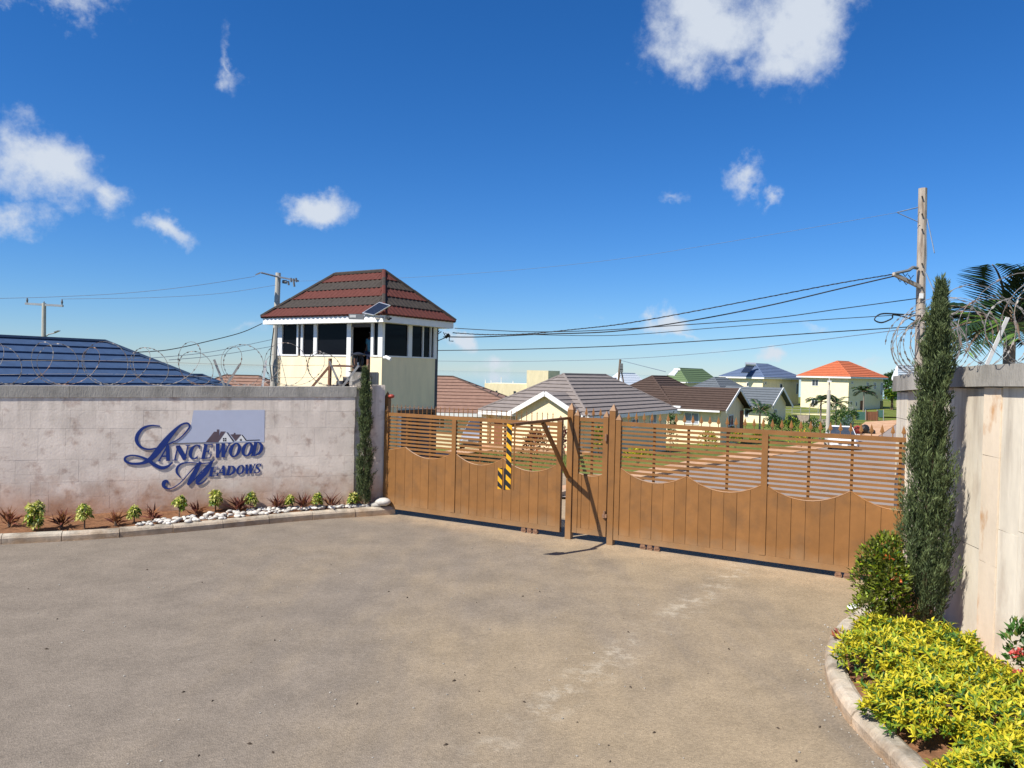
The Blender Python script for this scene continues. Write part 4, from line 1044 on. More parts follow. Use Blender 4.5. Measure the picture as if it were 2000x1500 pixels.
rz = coil(lf, WE-WS-.15, .30, 38, 'razor_wire', 'loose looping coil of razor wire along the top of the left wall', flat=.30, along=.95, jit=.16, wire=.0036)
for h_ in (.16, .36):
    MB().tube([wl(s, wtop(s)+CH+h_+.02*math.sin(s*1.3), -.13) for s in np.linspace(WS, WE-.1, 40)], .0028, 4).build('tie_wire', M['razor'], rz)
for px_, lean_, lab, mt in ((438, -.16, 'V-shaped grey steel bracket holding the razor wire behind the sign wall', 'angle'), (513, .05, 'short upright steel bracket with tangled wire left of the guard house', 'angle_white'), (668, -.2, 'crossed steel bracket holding the razor wire at the end of the sign wall', 'angle'), (-220, -.16, 'steel razor wire bracket beyond the left edge', 'angle')):
    s = float(np.dot(onp(px_, 755, WA, WN)-WA, WD)); zc = wtop(s)+CH-.001
    root = empty('wire_bracket', wl(s, zc, -.13), lab, 'bracket', 'razor wire brackets on the left wall')
    MB().bar(wl(s, zc, -.14), wl(s+lean_, zc+.42, -.14), .035, .006, up=WN).build('left_arm', M[mt], root)
    if lean_ < 0: MB().bar(wl(s+.02, zc, -.12), wl(s+.02-lean_*1.3, zc+.36, -.10), .035, .006, up=WN).build('right_arm', M[mt], root)
def rf_(s, r, n=0):
    q = .35+s; return rwl(q, rtop(q)+.185+r*.98, -.11+n)
coil(rf_, .75, .33, 8, 'razor_wire', 'dense bundle of razor wire loops at the gate end of the right wall', jit=.10, wire=.0036, barb=.05, flat=.95)
def rf2(s, r, n=0):
    q = 1.05+s; return rwl(q, rtop(q)+.185+r*.95, -.11+n)
coil(rf2, 4.2, .34, 19, 'razor_wire', 'spread coil of razor wire on the right wall in front of the palm', jit=.14, wire=.0032, barb=.05)
# white angle bracket on the right wall
s = s_at_px(1898); b0_ = rwl(s, rtop(s)+.185, -.08)
tip = onp(1968, 622, b0_, np.array([0, 1.0, 0])); tip = at(1968, 620, b0_[1]-.05)
rb = empty('wire_bracket', b0_, 'leaning white angle iron holding the razor wire on the right wall', 'bracket')
MB().bar(b0_, tip, .034, .006, up=(0, 1, .2)).build('flange', M['angle_white'], rb)
MB().bar(b0_+np.array([.017, .014, 0]), tip+np.array([.017, .014, 0]), .006, .030, up=(0, 1, .2)).build('flange', M['angle_white'], rb)
s2_ = s+1.9; b1q = rwl(s2_, rtop(s2_)+.185, -.08)
rb2 = empty('wire_bracket', b1q, 'second leaning angle iron on the right wall beyond the photo edge', 'bracket')
MB().bar(b1q, b1q+(tip-b0_), .034, .006, up=(0, 1, .2)).build('flange', M['angle_white'], rb2)
# ------------------------------------------------------------------ houses
TH = math.radians(33)
HL = np.array([-math.cos(TH), math.sin(TH), 0]); HR = np.array([math.sin(TH), math.cos(TH), 0])
def solve(C, d, px, hi=60):
    lo = 0.0; s0 = proj(C+d*.01)[0] < px
    for _ in range(50):
        m_ = (lo+hi)/2; q = C+d*m_
        if (proj(q)[0] < px) == s0: lo = m_
        else: hi = m_
    return lo
def zat(py, P):                                                  # height at plan point P that appears at image row py
    lo, hi = -20, 40
    for _ in range(50):
        m_ = (lo+hi)/2
        if proj((P[0], P[1], m_))[1] > py: lo = m_
        else: hi = m_
    return lo
def slope_courses(parent, eL, eR, tR, tL, n, m, name='roof_course', lip=.035, joined=False, alt=None, wave=0.0):
    """overlapping shingle courses laid from the eave (eL-eR) up to the ridge (tL-tR)"""
    eL, eR, tR, tL = (np.array(p, float) for p in (eL, eR, tR, tL))
    nrm = U(np.cross(eR-eL, (tL+tR)/2-(eL+eR)/2)); nrm = nrm if nrm[2] > 0 else -nrm
    allb = MB()
    for k in range(n):
        f0, f1 = k/n, min(1, (k+1)/n)
        a, b_ = eL+(tL-eL)*f0, eR+(tR-eR)*f0; c, d = eL+(tL-eL)*f1, eR+(tR-eR)*f1
        mb = MB()
        if not wave:
            mb.add([a, b_, b_+nrm*lip, a+nrm*lip, d+nrm*.004, c+nrm*.004, c-nrm*.02, d-nrm*.02, a-nrm*.02, b_-nrm*.02],
                   [(8, 9, 2, 3), (3, 2, 4, 5), (8, 6, 7, 9), (8, 3, 5, 6), (9, 7, 4, 2)])
        else:
            ud = U(eR-eL); L0_ = np.dot(b_-a, ud); ns = max(4, int(L0_/.05)); vs = []; fs = []
            cu0, cu1 = np.dot(c-a, ud), np.dot(d-a, ud); rise = (c-a)-ud*cu0
            for i in range(ns+1):
                u = L0_*i/ns; wv_ = wave*(.5+.5*math.sin(u/.21*2*math.pi+k*.9)); ut = min(max(u, cu0), cu1); dn_ = -U(rise)*.028*(.5+.5*math.sin(u/.21*2*math.pi+k*.9))
                p0_ = a+ud*u; p1_ = a+ud*ut+rise
                vs += [p0_-nrm*.02+dn_, p0_+nrm*(lip+wv_)+dn_, p1_+nrm*(.006+wv_*.9)]
            for i in range(ns):
                q = 3*i; fs += [(q, q+3, q+4, q+1), (q+1, q+4, q+5, q+2)]
            mb.add(vs, fs)
        mm = m if alt is None else alt[k % len(alt)]
        if joined: allb.add(mb.v, mb.f)
        else: mb.build(name, mm, parent, fix=not wave)
    if joined: allb.build('roof_slope', m, parent)
def hip(parent, c00, A, B, run, zE, rise, n, m, cap, joined=False, lip=.035, alt=None, wave=0, capr=.07, dl=None, dr=None, sides='1234'):
    """hip roof over the rectangle from near corner c00 along dl (A) and dr (B)"""
    dl = HL if dl is None else dl; dr = HR if dr is None else dr
    c00 = np.array([c00[0], c00[1], zE]); c10 = c00+dl*A; c01 = c00+dr*B; c11 = c10+dr*B
    if A >= B: r0_ = c00+dl*run+dr*B/2+Z*rise; r1_ = c00+dl*(A-run)+dr*B/2+Z*rise
    else: r0_ = c00+dl*A/2+dr*run+Z*rise; r1_ = c00+dl*A/2+dr*(B-run)+Z*rise
    if A >= B: S = [(c10, c00, r0_, r1_), (c00, c01, r0_, r0_), (c01, c11, r1_, r0_), (c11, c10, r1_, r1_)]
    else: S = [(c10, c00, r0_, r0_), (c00, c01, r1_, r0_), (c01, c11, r1_, r1_), (c11, c10, r0_, r1_)]
    for i, q in enumerate(S):
        if str(i+1) in sides: slope_courses(parent, *q, n, m, joined=joined, lip=lip, alt=alt, wave=wave)
    if cap is not None:
        up = Z*.02; ev = lambda a_, b_: a_+(b_-a_)*.0
        for a_, b_ in ((c00, r0_), (c10, r1_ if A >= B else r0_), (c01, r0_ if A >= B else r1_), (c11, r1_), (r0_, r1_)):
            if np.linalg.norm(b_-a_) > .3: MB().tube([a_+up, b_+up], capr, 6).build('ridge_cap', cap, parent)
    return c00, c10, c11, c01, r0_, r1_
def wallbox(parent, C, a, b, z0, z1, m, name='wall', dl=None, dr=None):
    dl = HL if dl is None else dl; dr = HR if dr is None else dr
    C = np.array([C[0], C[1], 0]); q = [C, C+dr*b, C+dr*b+dl*a, C+dl*a]
    MB().hexa([p+Z*z0 for p in q], [p+Z*z1 for p in q]).build(name, m, parent)
def window(parent, P0, d, nrm, u0, u1, z0, z1, panes=2, m='glass', fr='white', name='window', fw_=.07, cross=False, curtain=False):
    """a framed window standing 4 cm proud of the wall; panes are children of the frame"""
    P0 = np.array([P0[0], P0[1], 0.]); q = lambda u, z, n: P0+d*u+Z*z+nrm*n
    fb = MB()
    for ua, ub, za, zb2 in ((u0, u0+fw_, z0, z1), (u1-fw_, u1, z0, z1), (u0+fw_, u1-fw_, z0, z0+fw_), (u0+fw_, u1-fw_, z1-fw_, z1)):
        fb.hexa([q(ua, za, .045), q(ub, za, .045), q(ub, za, .002), q(ua, za, .002)], [q(ua, zb2, .045), q(ub, zb2, .045), q(ub, zb2, .002), q(ua, zb2, .002)])
    w = (u1-u0-2*fw_)/panes
    for k in range(1, panes):
        u = u0+fw_+w*k; fb.hexa([q(u-.025, z0+fw_, .04), q(u+.025, z0+fw_, .04), q(u+.025, z0+fw_, .002), q(u-.025, z0+fw_, .002)], [q(u-.025, z1-fw_, .04), q(u+.025, z1-fw_, .04), q(u+.025, z1-fw_, .002), q(u-.025, z1-fw_, .002)])
    if cross:
        zc = (z0+z1)/2; fb.hexa([q(u0+fw_, zc-.02, .036), q(u1-fw_, zc-.02, .036), q(u1-fw_, zc-.02, .002), q(u0+fw_, zc-.02, .002)], [q(u0+fw_, zc+.02, .036), q(u1-fw_, zc+.02, .036), q(u1-fw_, zc+.02, .002), q(u0+fw_, zc+.02, .002)])
    f = fb.build(name, M[fr], parent)
    for k in range(panes):
        ua, ub = u0+fw_+w*k+.005, u0+fw_+w*(k+1)-.005; za, zb2 = z0+fw_+.004, z1-fw_-.004
        MB().hexa([q(ua, za, .022), q(ub, za, .022), q(ub, za, .004), q(ua, za, .004)], [q(ua, zb2, .022), q(ub, zb2, .022), q(ub, zb2, .004), q(ua, zb2, .004)]).build('curtain' if curtain else 'pane', M['curtain' if curtain else m], f)
    return f
def slab(parent, name, m, P0, d, nrm, u0, u1, z0, z1, n0, n1):
    P0 = np.array([P0[0], P0[1], 0.]); q = lambda u, z, n: P0+d*u+Z*z+nrm*n
    return MB().hexa([q(u0, z0, n1), q(u1, z0, n1), q(u1, z0, n0), q(u0, z0, n0)], [q(u0, z1, n1), q(u1, z1, n1), q(u1, z1, n0), q(u0, z1, n0)]).build(name, m, parent)
def set_theta(deg):
    global HL, HR, NL, NR
    t = math.radians(deg); HL = np.array([-math.cos(t), math.sin(t), 0]); HR = np.array([math.sin(t), math.cos(t), 0]); NL = -HR; NR = -HL
NL = -HR; NR = -HL                                               # outward normals of the left-hand and right-hand faces
def fascia(parent, c00, c10, c01, h_=.18, m='white', gutter=True):
    for a_, b_ in ((c10, c00), (c00, c01)):
        a2, b2_ = a_-Z*(h_/2+.005), b_-Z*(h_/2+.005)
        MB().bar(a2, b2_, .03, h_).build('fascia', M[m], parent)

# ---- guard house
GY = 24.6
gc = at(746, 700, GY); gC = np.array([gc[0], gc[1], 0.])
ga = solve(gC, HL, 540); gb = solve(gC, HR, 852)
zsill = zat(697, gC); zsoff = zat(628, gC); zf = zat(742, gC)
gh = empty('guard_house', gC, 'cream guard house with dark windows and red-and-charcoal banded hip roof behind the sign wall', 'guard house')
q0 = tzs(*gC[:2])-.4
def gl_(px, py=660): p = onp(px, py, gC, NL); return float(np.dot(p-gC, HL))           # along the left face
def gr_(px, py=660): p = onp(px, py, gC, NR); return float(np.dot(p-gC, HR))
wth = .15
d0, d1 = gl_(724), gl_(687)
# lower storey and parapets
slab(gh, 'wall', M['cream'], gC, HL, NL, 0.0, d0, q0, zsill, -wth, 0)
slab(gh, 'wall', M['cream'], gC, HL, NL, d1, ga, q0, zsill, -wth, 0)
slab(gh, 'wall', M['cream'], gC, HL, NL, d0, d1, q0, zf, -wth, 0)
slab(gh, 'wall', M['cream'], gC, HR, NR, wth, gb, q0, zsill, -wth, -.001)
gB_ = gC+HR*gb; gA_ = gC+HL*ga
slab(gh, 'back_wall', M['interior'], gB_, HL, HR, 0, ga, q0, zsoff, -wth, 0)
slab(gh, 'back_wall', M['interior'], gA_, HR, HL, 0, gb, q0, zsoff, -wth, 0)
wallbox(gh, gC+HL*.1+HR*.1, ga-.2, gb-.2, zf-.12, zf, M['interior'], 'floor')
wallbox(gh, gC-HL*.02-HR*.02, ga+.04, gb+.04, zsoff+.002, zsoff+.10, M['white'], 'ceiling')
# mullions and glazing, left face (image columns measured from right to left)
def vpost(f, nrm, d, u0, u1, z0=None, n0=-.09, n1=.02): slab(gh, 'mullion', M['white'], gC, d, nrm, u0, u1, (zsill if z0 is None else z0)+.002, zsoff, n0, n1)
for a_, b_ in ((739, 750), (725, 730), (678, 686), (613, 619.5), (588, 592), (580, 583), (541, 551.5)):
    u0, u1 = gl_(b_), gl_(a_); vpost(0, NL, HL, max(u0, -.02), min(u1, ga), zf if (a_ == 678) else None)
for a_, b_ in ((730, 739), (619.5, 678), (592, 613), (583, 588), (551.5, 580)):
    u0, u1 = gl_(b_), gl_(a_); slab(gh, 'pane', M['glass_dark'], gC, HL, NL, u0+.002, u1-.002, zsill+.04, zsoff-.01, -.05, -.035)
for a_, b_ in ((551.5, 580), (592, 613), (619.5, 678), (730, 739)):
    slab(gh, 'sill', M['white'], gC, HL, NL, gl_(b_)+.002, gl_(a_)-.002, zsill+.001, zsill+.05, -.10, .025)
for a_, b_ in ((797, 804.5), (840.5, 842), (847, 853), (825.5, 827)):
    vpost(0, NR, HR, gr_(a_), min(gr_(b_), gb+.01))
vpost(0, NR, HR, .001, gr_(750.8), n0=-.08, n1=.018)
for a_, b_ in ((751, 797), (804.5, 825.5), (827, 840), (842.5, 847)):
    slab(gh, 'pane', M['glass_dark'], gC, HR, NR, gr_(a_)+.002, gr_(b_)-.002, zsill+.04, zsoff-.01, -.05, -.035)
slab(gh, 'sill', M['white'], gC, HR, NR, gr_(751), gr_(796.5), zsill+.001, zsill+.05, -.1, .025)
slab(gh, 'sill', M['white'], gC, HR, NR, gr_(805), gr_(846.5), zsill+.001, zsill+.05, -.1, .025)
# door frame head and open dark door leaf
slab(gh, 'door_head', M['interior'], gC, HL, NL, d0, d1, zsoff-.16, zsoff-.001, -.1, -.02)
dl_ = empty('x', (0, 0, 0), None, None); D.objects.remove(dl_)
dv = U(HR*.95+HL*.3); pdoor = gC+HL*(d0+.03)-NL*.12
MB().bar(pdoor+Z*(zf+.9), pdoor+dv*.75+Z*(zf+.9), .04, 1.78).build('door_leaf', M['glass_dark'], gh)
# gate-side undercroft: a dark slab paints its shade, brown and white posts in front
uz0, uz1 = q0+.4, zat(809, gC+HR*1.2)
slab(gh, 'undercroft_shade', M['interior'], gC, HR, NR, gr_(780, 850), gr_(840, 850), uz0, uz1, .002, .02)
for px_, m_ in ((776, 'white'), (797, 'wood'), (814, 'wood'), (842, 'wood')):
    u = gr_(px_, 850); slab(gh, 'post', M[m_], gC, HR, NR, u-.05, u+.05, uz0, uz1+.02, .022, .12)
slab(gh, 'lintel', M['wood'], gC, HR, NR, gr_(776, 850), gr_(845, 850), uz1+.021, uz1+.14, .003, .11)
# roof
ov = .42
gcc = gC-HL*ov-HR*ov; zE = zsoff+.20
rise = zat(533, gC+HL*1.9+HR*(gb/2))-zE
P_ = hip(gh, gcc, ga+2*ov, gb+2*ov, (gb+2*ov)/2*.93, zE, rise, 5, M['tile_red'], None, lip=.035, alt=[M['tile_red'], M['tile_dark']], wave=.03)
for k, (a_, b_) in enumerate(((P_[0], P_[4]), (P_[1], P_[5]), (P_[3], P_[4]), (P_[2], P_[5]))):
    for j in range(5):
        MB().tube([a_+(b_-a_)*j/5+Z*.03, a_+(b_-a_)*((j+1)/5-.004)+Z*.045], [.075, .07], 7).build('ridge_cap', M['tile_dark'] if (j % 2 or k in (1, 2)) else M['tile_red'], gh)
MB().tube([P_[4]+Z*.03, P_[5]+Z*.03], .08, 7).build('ridge_cap', M['tile_dark'], gh)
gi = gcc+HL*.06+HR*.06
fa = lambda c: c-Z*0
for a_, b_, nn in ((P_[1], P_[0], NL), (P_[0], P_[3], NR), (P_[3], P_[2], HR), (P_[2], P_[1], HL)):
    dd = U(b_-a_); MB().bar(a_+dd*.05-nn*.06-Z*.13, b_-dd*.05-nn*.06-Z*.13, .03, .22).build('fascia', M['white'], gh)
wallbox(gh, gcc+HL*.1+HR*.1, ga+2*ov-.2, gb+2*ov-.2, zE-.24, zE-.20, M['white'], 'soffit')
# person standing in the doorway
def skinmesh(name, verts, edges, radii, m, parent=None, sub=1, **k):
    me = D.meshes.new(name); me.from_pydata([tuple(map(float, v)) for v in verts], edges, []); o = D.objects.new(name, me); COL.objects.link(o)
    sk = o.modifiers.new('skin', 'SKIN'); sk.use_smooth_shade = True
    for v, r in zip(me.skin_vertices[0].data, radii): v.radius = (r, r) if not hasattr(r, '__len__') else r
    me.skin_vertices[0].data[0].use_root = True
    ssf = o.modifiers.new('sub', 'SUBSURF'); ssf.levels = sub; ssf.render_levels = sub
    me.materials.append(m)
    if parent is not None: o.parent = parent; o.matrix_parent_inverse = world_mat(parent).inverted()
    return tag(o, **k)
def person(base, h, face, label):
    base = np.array(base, float); f_ = U(face); r_ = np.cross(f_, Z); p = lambda x, y, z: base+r_*x*h+f_*y*h+Z*z*h
    root = empty('person', base, label, 'person')
    V = [p(0,0,.52), p(0,.01,.62), p(0,0,.75), p(0,0,.82), p(0,.005,.865), p(0,.012,.93), p(0,.012,.975),
         p(.055,0,.50), p(.06,.01,.28), p(.06,-.005,.05), p(.06,.07,.02), p(-.055,0,.50), p(-.06,.01,.28), p(-.06,-.005,.05), p(-.06,.07,.02),
         p(.10,0,.79), p(.135,-.01,.63), p(.13,.06,.50), p(.125,.085,.45), p(-.10,0,.79), p(-.135,-.01,.63), p(-.13,.06,.50), p(-.125,.085,.45)]
    E_ = [(0,1),(1,2),(2,3),(3,4),(4,5),(5,6),(0,7),(7,8),(8,9),(9,10),(0,11),(11,12),(12,13),(13,14),(3,15),(15,16),(16,17),(17,18),(3,19),(19,20),(20,21),(21,22)]
    Rr = [.075,.07,.085,.06,.032,.05,.034,.052,.036,.024,.02,.052,.036,.024,.02,.035,.026,.02,.022,.035,.026,.02,.022]
    skinmesh('body', V, E_, [x*h for x in Rr], M['skin'], root)
    skinmesh('shirt', [V[0], V[1], V[2], p(0,0,.815), V[15], p(.122,-.006,.69), V[19], p(-.122,-.006,.69)], [(0,1),(1,2),(2,3),(3,4),(4,5),(3,6),(6,7)], [x*h for x in (.088,.084,.098,.07,.048,.04,.048,.04)], M['shirt'], root)
    skinmesh('trousers', [p(0,0,.54), V[7], V[8], p(.06,0,.06), V[11], V[12], p(-.06,0,.06)], [(0,1),(1,2),(2,3),(0,4),(4,5),(5,6)], [x*h for x in (.088,.064,.048,.038,.064,.048,.038)], M['trousers'], root)
    MB().ico(p(0, -.006, .955), np.array([.054, .058, .045])*h, 2).build('hair', M['hair'], root, smooth=True)
    for sx_ in (-1, 1): MB().ico(p(.018*sx_, .058, .935), .007*h, 1).build('eye', M['white'], root)
    MB().ico(p(0, .066, .922), (.009*h, .009*h, .014*h), 1).build('nose', M['skin'], root)
    return root
pg_ = gC+HL*(d0*.45+d1*.55)-NL*.55
person((pg_[0], pg_[1], zf), 1.66, NL, 'person in teal shirt and dark trousers standing inside the guard house doorway')
# railing and concrete stairs in front of the door
rY = 21.0
def rail_pt(px, py, Yv=rY): return at(px, py, Yv)
rl = empty('stair_railing', rail_pt(680, 745), 'brown wooden stair railing in front of the guard house door', 'railing')
for px_, p0_, p1_ in ((644, 700, 770), (692.5, 700, 770), (718.5, 702, 790)):
    MB().bar(rail_pt(px_+1, p0_), rail_pt(px_-1, p1_), .07, .07, up=NR).build('rail_post', M['wood'], rl)
for a_, b_ in (((645, 714.5), (691, 715.5)), ((694, 715.5), (717, 716.5))):
    MB().bar(rail_pt(*a_), rail_pt(*b_), .05, .05).build('top_rail', M['wood'], rl)
MB().bar(rail_pt(643, 716), rail_pt(596, 772), .05, .06).build('hand_rail', M['wood'], rl)
stc = empty('concrete_stairs', rail_pt(680, 775), 'rough grey concrete stairs rising to the guard house door behind the wall', 'stairs')
for k in range(7):
    a_ = rail_pt(697-k*13, 728+k*8, rY+.2); zt_ = a_[2]
    MB().hexa([(a_[0]-.2, a_[1], q0-.3), (a_[0]+.42, a_[1], q0-.3), (a_[0]+.42, a_[1]+1.1, q0-.3), (a_[0]-.2, a_[1]+1.1, q0-.3)], [(a_[0]-.2, a_[1], zt_), (a_[0]+.42-.002*k, a_[1], zt_), (a_[0]+.42-.002*k, a_[1]+1.1, zt_), (a_[0]-.2, a_[1]+1.1, zt_)]).build('step', M['concrete'], stc)
MB().hexa([rail_pt(697, 800, rY+.1)+np.array([0, 0, -2]), rail_pt(724, 800, rY+.1)+np.array([0, 0, -2]), rail_pt(724, 800, rY+1.3)+np.array([0, 0, -2]), rail_pt(697, 800, rY+1.3)+np.array([0, 0, -2])], [rail_pt(697, 727, rY+.1), rail_pt(724, 727, rY+.1), rail_pt(724, 727, rY+.1)+np.array([0, 1.2, 0]), rail_pt(697, 727, rY+.1)+np.array([0, 1.2, 0])]).build('landing', M['concrete'], stc)
# solar floodlight on a bracket at the roof corner
sY = GY-1.3
sfl = empty('solar_floodlight', at(735, 622, sY), 'grey floodlight with tilted solar panel fixed at the guard house roof corner', 'floodlight')
pn_ = [at(707, 611, sY-.25), at(729, 616, sY-.25), at(763, 596, sY+.15), at(741, 589.5, sY+.15)]
nrm_ = U(np.cross(pn_[1]-pn_[0], pn_[3]-pn_[0])); nrm_ = nrm_ if nrm_[2] > 0 else -nrm_
MB().prism(pn_, -nrm_*.035).build('panel_frame', M['alu'], sfl)
ctr = sum(pn_)/4; MB().prism([ctr+(p-ctr)*.88+nrm_*.002 for p in pn_], nrm_*.003).build('solar_cell', M['solar'], sfl)
hw = at(681, 613, sY-.3); he = at(710, 624, sY-.3); fz = np.array([0, .09, 0])
MB().hexa([np.array([hw[0], hw[1], he[2]]), np.array([he[0], hw[1], he[2]]), np.array([he[0], hw[1], he[2]])+fz, np.array([hw[0], hw[1], he[2]])+fz], [hw, np.array([he[0], hw[1], hw[2]]), np.array([he[0], hw[1], hw[2]])+fz, hw+fz]).build('lamp_housing', M['lampgrey'], sfl)
l0 = np.array([hw[0]+.03, hw[1]-.004, he[2]+.05]); wv_ = (he[0]-hw[0])*.42; hv_ = (hw[2]-he[2])*.5
MB().hexa([l0, l0+np.array([wv_, 0, 0]), l0+np.array([wv_, .003, 0]), l0+np.array([0, .003, 0])], [l0+Z*hv_, l0+np.array([wv_, 0, hv_]), l0+np.array([wv_, .003, hv_]), l0+np.array([0, .003, hv_])]).build('diffuser', M['lampface'], sfl)
MB().bar(at(711, 616, sY-.3), at(756, 621, GY-.25), .05, .05).build('bracket', M['steel'], sfl)
MB().box(at(747, 620, GY-.35), (.22, 0, 0), (0, .1, 0), (0, 0, .045)).build('clamp', M['pole_conc'], sfl)
cc_ = empty('security_camera', at(757, 699, GY-.1), 'white bullet security camera at the corner of the guard house below the window', 'camera')
MB().tube([at(750, 698, GY-.02), at(755, 699, GY-.22)], .045, 8).build('mount', M['white'], cc_)
MB().tube([at(753, 697, GY-.2), at(763, 702, GY-.3)], .055, 10).build('camera_barrel', M['white'], cc_)
cd2 = empty('security_camera', at(760, 622, GY-.7), 'small black dome camera on the white fascia at the guard house corner', 'camera')
MB().ico(at(759.5, 622.5, GY-.62), .05, 2).build('dome', M['black'], cd2, smooth=True)
MB().bar(at(756, 621, GY-.62), at(764, 622, GY-.55), .09, .05).build('mount', M['black'], cd2)

# ---- blue house behind the sign wall
E1 = at(205, 668, 24.5)
bh = empty('blue_roofed_house', (E1[0]-3, E1[1]-3, tzs(E1[0], E1[1])), 'house behind the sign wall showing only its large dark blue shingled hip roof', 'house')
h_ = 4.2; Rd = HR; Dn = -HL
ze_ = E1[2]-h_*.56
cB = np.array([E1[0], E1[1], 0])+Dn*h_+Rd*h_
A_ = 2*h_; B_ = 22.0
P_ = hip(bh, cB-Rd*B_, A_, B_, h_, ze_, E1[2]-ze_, 11, M['blue_roof'], M['blue_cap'], lip=.05, dl=HL, dr=HR, capr=.07)
wallbox(bh, cB-Rd*(B_-.5)+HL*.5, A_-1, B_-1, -1.2, ze_+.1, M['cream'])
fascia(bh, P_[0], P_[1], P_[3])
e2 = at(395, 733, 38)
sb = empty('blue_roofed_house', (e2[0]-3, e2[1]+2, tzs(e2[0], e2[1])), 'second blue roof, only its hip end showing past the first house', 'house')
cB2 = np.array([e2[0], e2[1], 0])+Dn*3.5+Rd*3.5
P_ = hip(sb, cB2-Rd*9, 7, 9, 3.5, e2[2]-2.0, 2.0, 6, M['blue_roof'], M['blue_cap'], lip=.05)
wallbox(sb, cB2-Rd*8.5+HL*.5, 6, 8, -3.5, e2[2]-1.9, M['cream'])
e3 = at(440, 733, 62); e4 = at(505, 735, 62)
bb_ = empty('brown_roofed_house', (e3[0], e3[1], tzs(e3[0], e3[1])), 'far house with a low tan-brown roof seen between the blue roofs and guard house', 'house')
MBx = np.array([1.0, 0, 0]); MBy = np.array([0, 1.0, 0]); rl_ = e4[0]-e3[0]
c00 = np.array([e4[0]+3.6, e4[1]-3.6, 0])
P_ = hip(bb_, c00, rl_+7.2, 7.2, 3.6, e3[2]-1.9, 1.9, 8, M['tan_roof'], M['brown_roof'], joined=True, lip=.06, dl=-MBx, dr=MBy)
wallbox(bb_, c00-MBx*.4+MBy*.4, rl_+6.4, 6.4, -4.5, e3[2]-1.8, M['cream'], dl=-MBx, dr=MBy)

# ---- tan roof house behind the guard house
T1 = at(884, 736, 52); 
th_ = empty('tan_roofed_house', (T1[0], T1[1]-2, tzs(T1[0], T1[1])), 'cream house with a tan-brown shingled hip roof right behind the guard house', 'house')
hh = 5.6; ze_ = zat(806, (T1[0]+2, T1[1]-4.5)); rs = T1[2]-ze_
c01 = np.array([T1[0], T1[1], 0])+MBx*hh-MBy*hh
P_ = hip(th_, c01, 16, 2*hh, hh, ze_, rs, 11, M['tan_roof'], M['brown_roof'], lip=.055, dl=-MBx, dr=MBy)
zb_ = tzs(T1[0], T1[1])-.5
wC = c01-MBx*.5+MBy*.5
wallbox(th_, wC, 15, 2*hh-1, zb_, ze_+.12, M['cream'], dl=-MBx, dr=MBy)
MB().bar(P_[1]-Z*.1, P_[0]-Z*.1, .04, .2).build('fascia', M['white'], th_)
def ux(px, py=830): p = onp(px, py, wC, MBy); return float(np.dot(p-wC, -MBx))
window(th_, wC, -MBx, -MBy, ux(870), ux(848), zat(841, wC), zat(816, wC), 2, cross=True)
window(th_, wC, -MBx, -MBy, ux(913), ux(902), zat(821, wC), zat(815, wC), 2, cross=False)
window(th_, wC, -MBx, -MBy, ux(939), ux(928), zat(822, wC), zat(813, wC), 2, cross=True)

# ---- grey-roofed house with a gable, centre
gY = 35.5
cx_ = at(1141, 850, gY); gC2 = np.array([cx_[0], cx_[1], 0.])
na = solve(gC2, HL, 958); nb_ = solve(gC2, HR, 1302)
zb_ = tzs(*gC2[:2])-.6; ze_ = zat(812, gC2)
gr_h = empty('grey_roofed_house', gC2, 'cream bungalow with grey-brown hip roof and white-edged gable, directly behind the pedestrian gate', 'house')
wallbox(gr_h, gC2, na, nb_, zb_, ze_+.1, M['cream'])
ov = .45; c0 = gC2-HL*ov-HR*ov; A_ = na+2*ov; B_ = nb_+2*ov
mid = gC2+HL*na/2+HR*nb_/2; rise = zat(732, mid)-ze_
P_ = hip(gr_h, c0, A_, B_, min(A_, B_)/2, ze_, rise, 11, M['grey_roof'], M['grey_roof'], lip=.05, capr=.06)
fascia(gr_h, P_[0], P_[1], P_[3])
# gable wing on the left-hand face
def ul(px, py=830): p = onp(px, py, gC2, NL); return float(np.dot(p-gC2, HL))
g0 = -.15; g1 = ul(1013, 803); gm = (g0+g1)/2
zg = zat(766, gC2+HL*gm-HR*.5); pr = -HR*.55
gp = lambda u, z, n=0: gC2+HL*u+Z*z+NL*n
zge = ze_-.02
MB().prism([gp(.02, zb_, .5), gp(g1-.25, zb_, .5), gp(g1-.25, ze_+.12, .5), gp(gm, zg-.16, .5), gp(.02, ze_+.12, .5)], -NL*.46).build('gable_wall', M['cream'], gr_h)
for a_, b_, in ((g0-.1, gm), (g1+.1, gm)):
    e0 = gp(a_, zge, .72); e1 = gp(gm, zg, .72); n_in = 7.0
    slope_courses(gr_h, e0-NL*n_in, e0, e1, e1-NL*n_in, 6, M['grey_roof'], lip=.045)
    MB().bar(e0+NL*.02-Z*.05, e1+NL*.02-Z*.05, .04, .22, up=Z).build('barge_board', M['white'], gr_h)
window(gr_h, gC2+NL*.5, HL, NL, ul(1084), ul(1070), zat(843, gC2), zat(822, gC2), 2, cross=True)
window(gr_h, gC2, HL, NL, ul(1008), ul(997), zat(846, gC2), zat(818, gC2), 2, cross=True)
window(gr_h, gC2, HL, NL, ul(982), ul(967), zat(826, gC2), zat(812.5, gC2), 2, cross=True)
slab(gr_h, 'door', M['door_wood'], gC2, HL, NL, ul(981), ul(966), zb_, zat(832, gC2), .002, .04)
def ur(px, py=830): p = onp(px, py, gC2, NR); return float(np.dot(p-gC2, HR))
window(gr_h, gC2, HR, NR, ur(1162), ur(1179), zat(855, gC2), zat(832, gC2), 2, cross=True)
window(gr_h, gC2, HR, NR, ur(1268), ur(1281), zat(843, gC2), zat(812, gC2), 2, curtain=True)
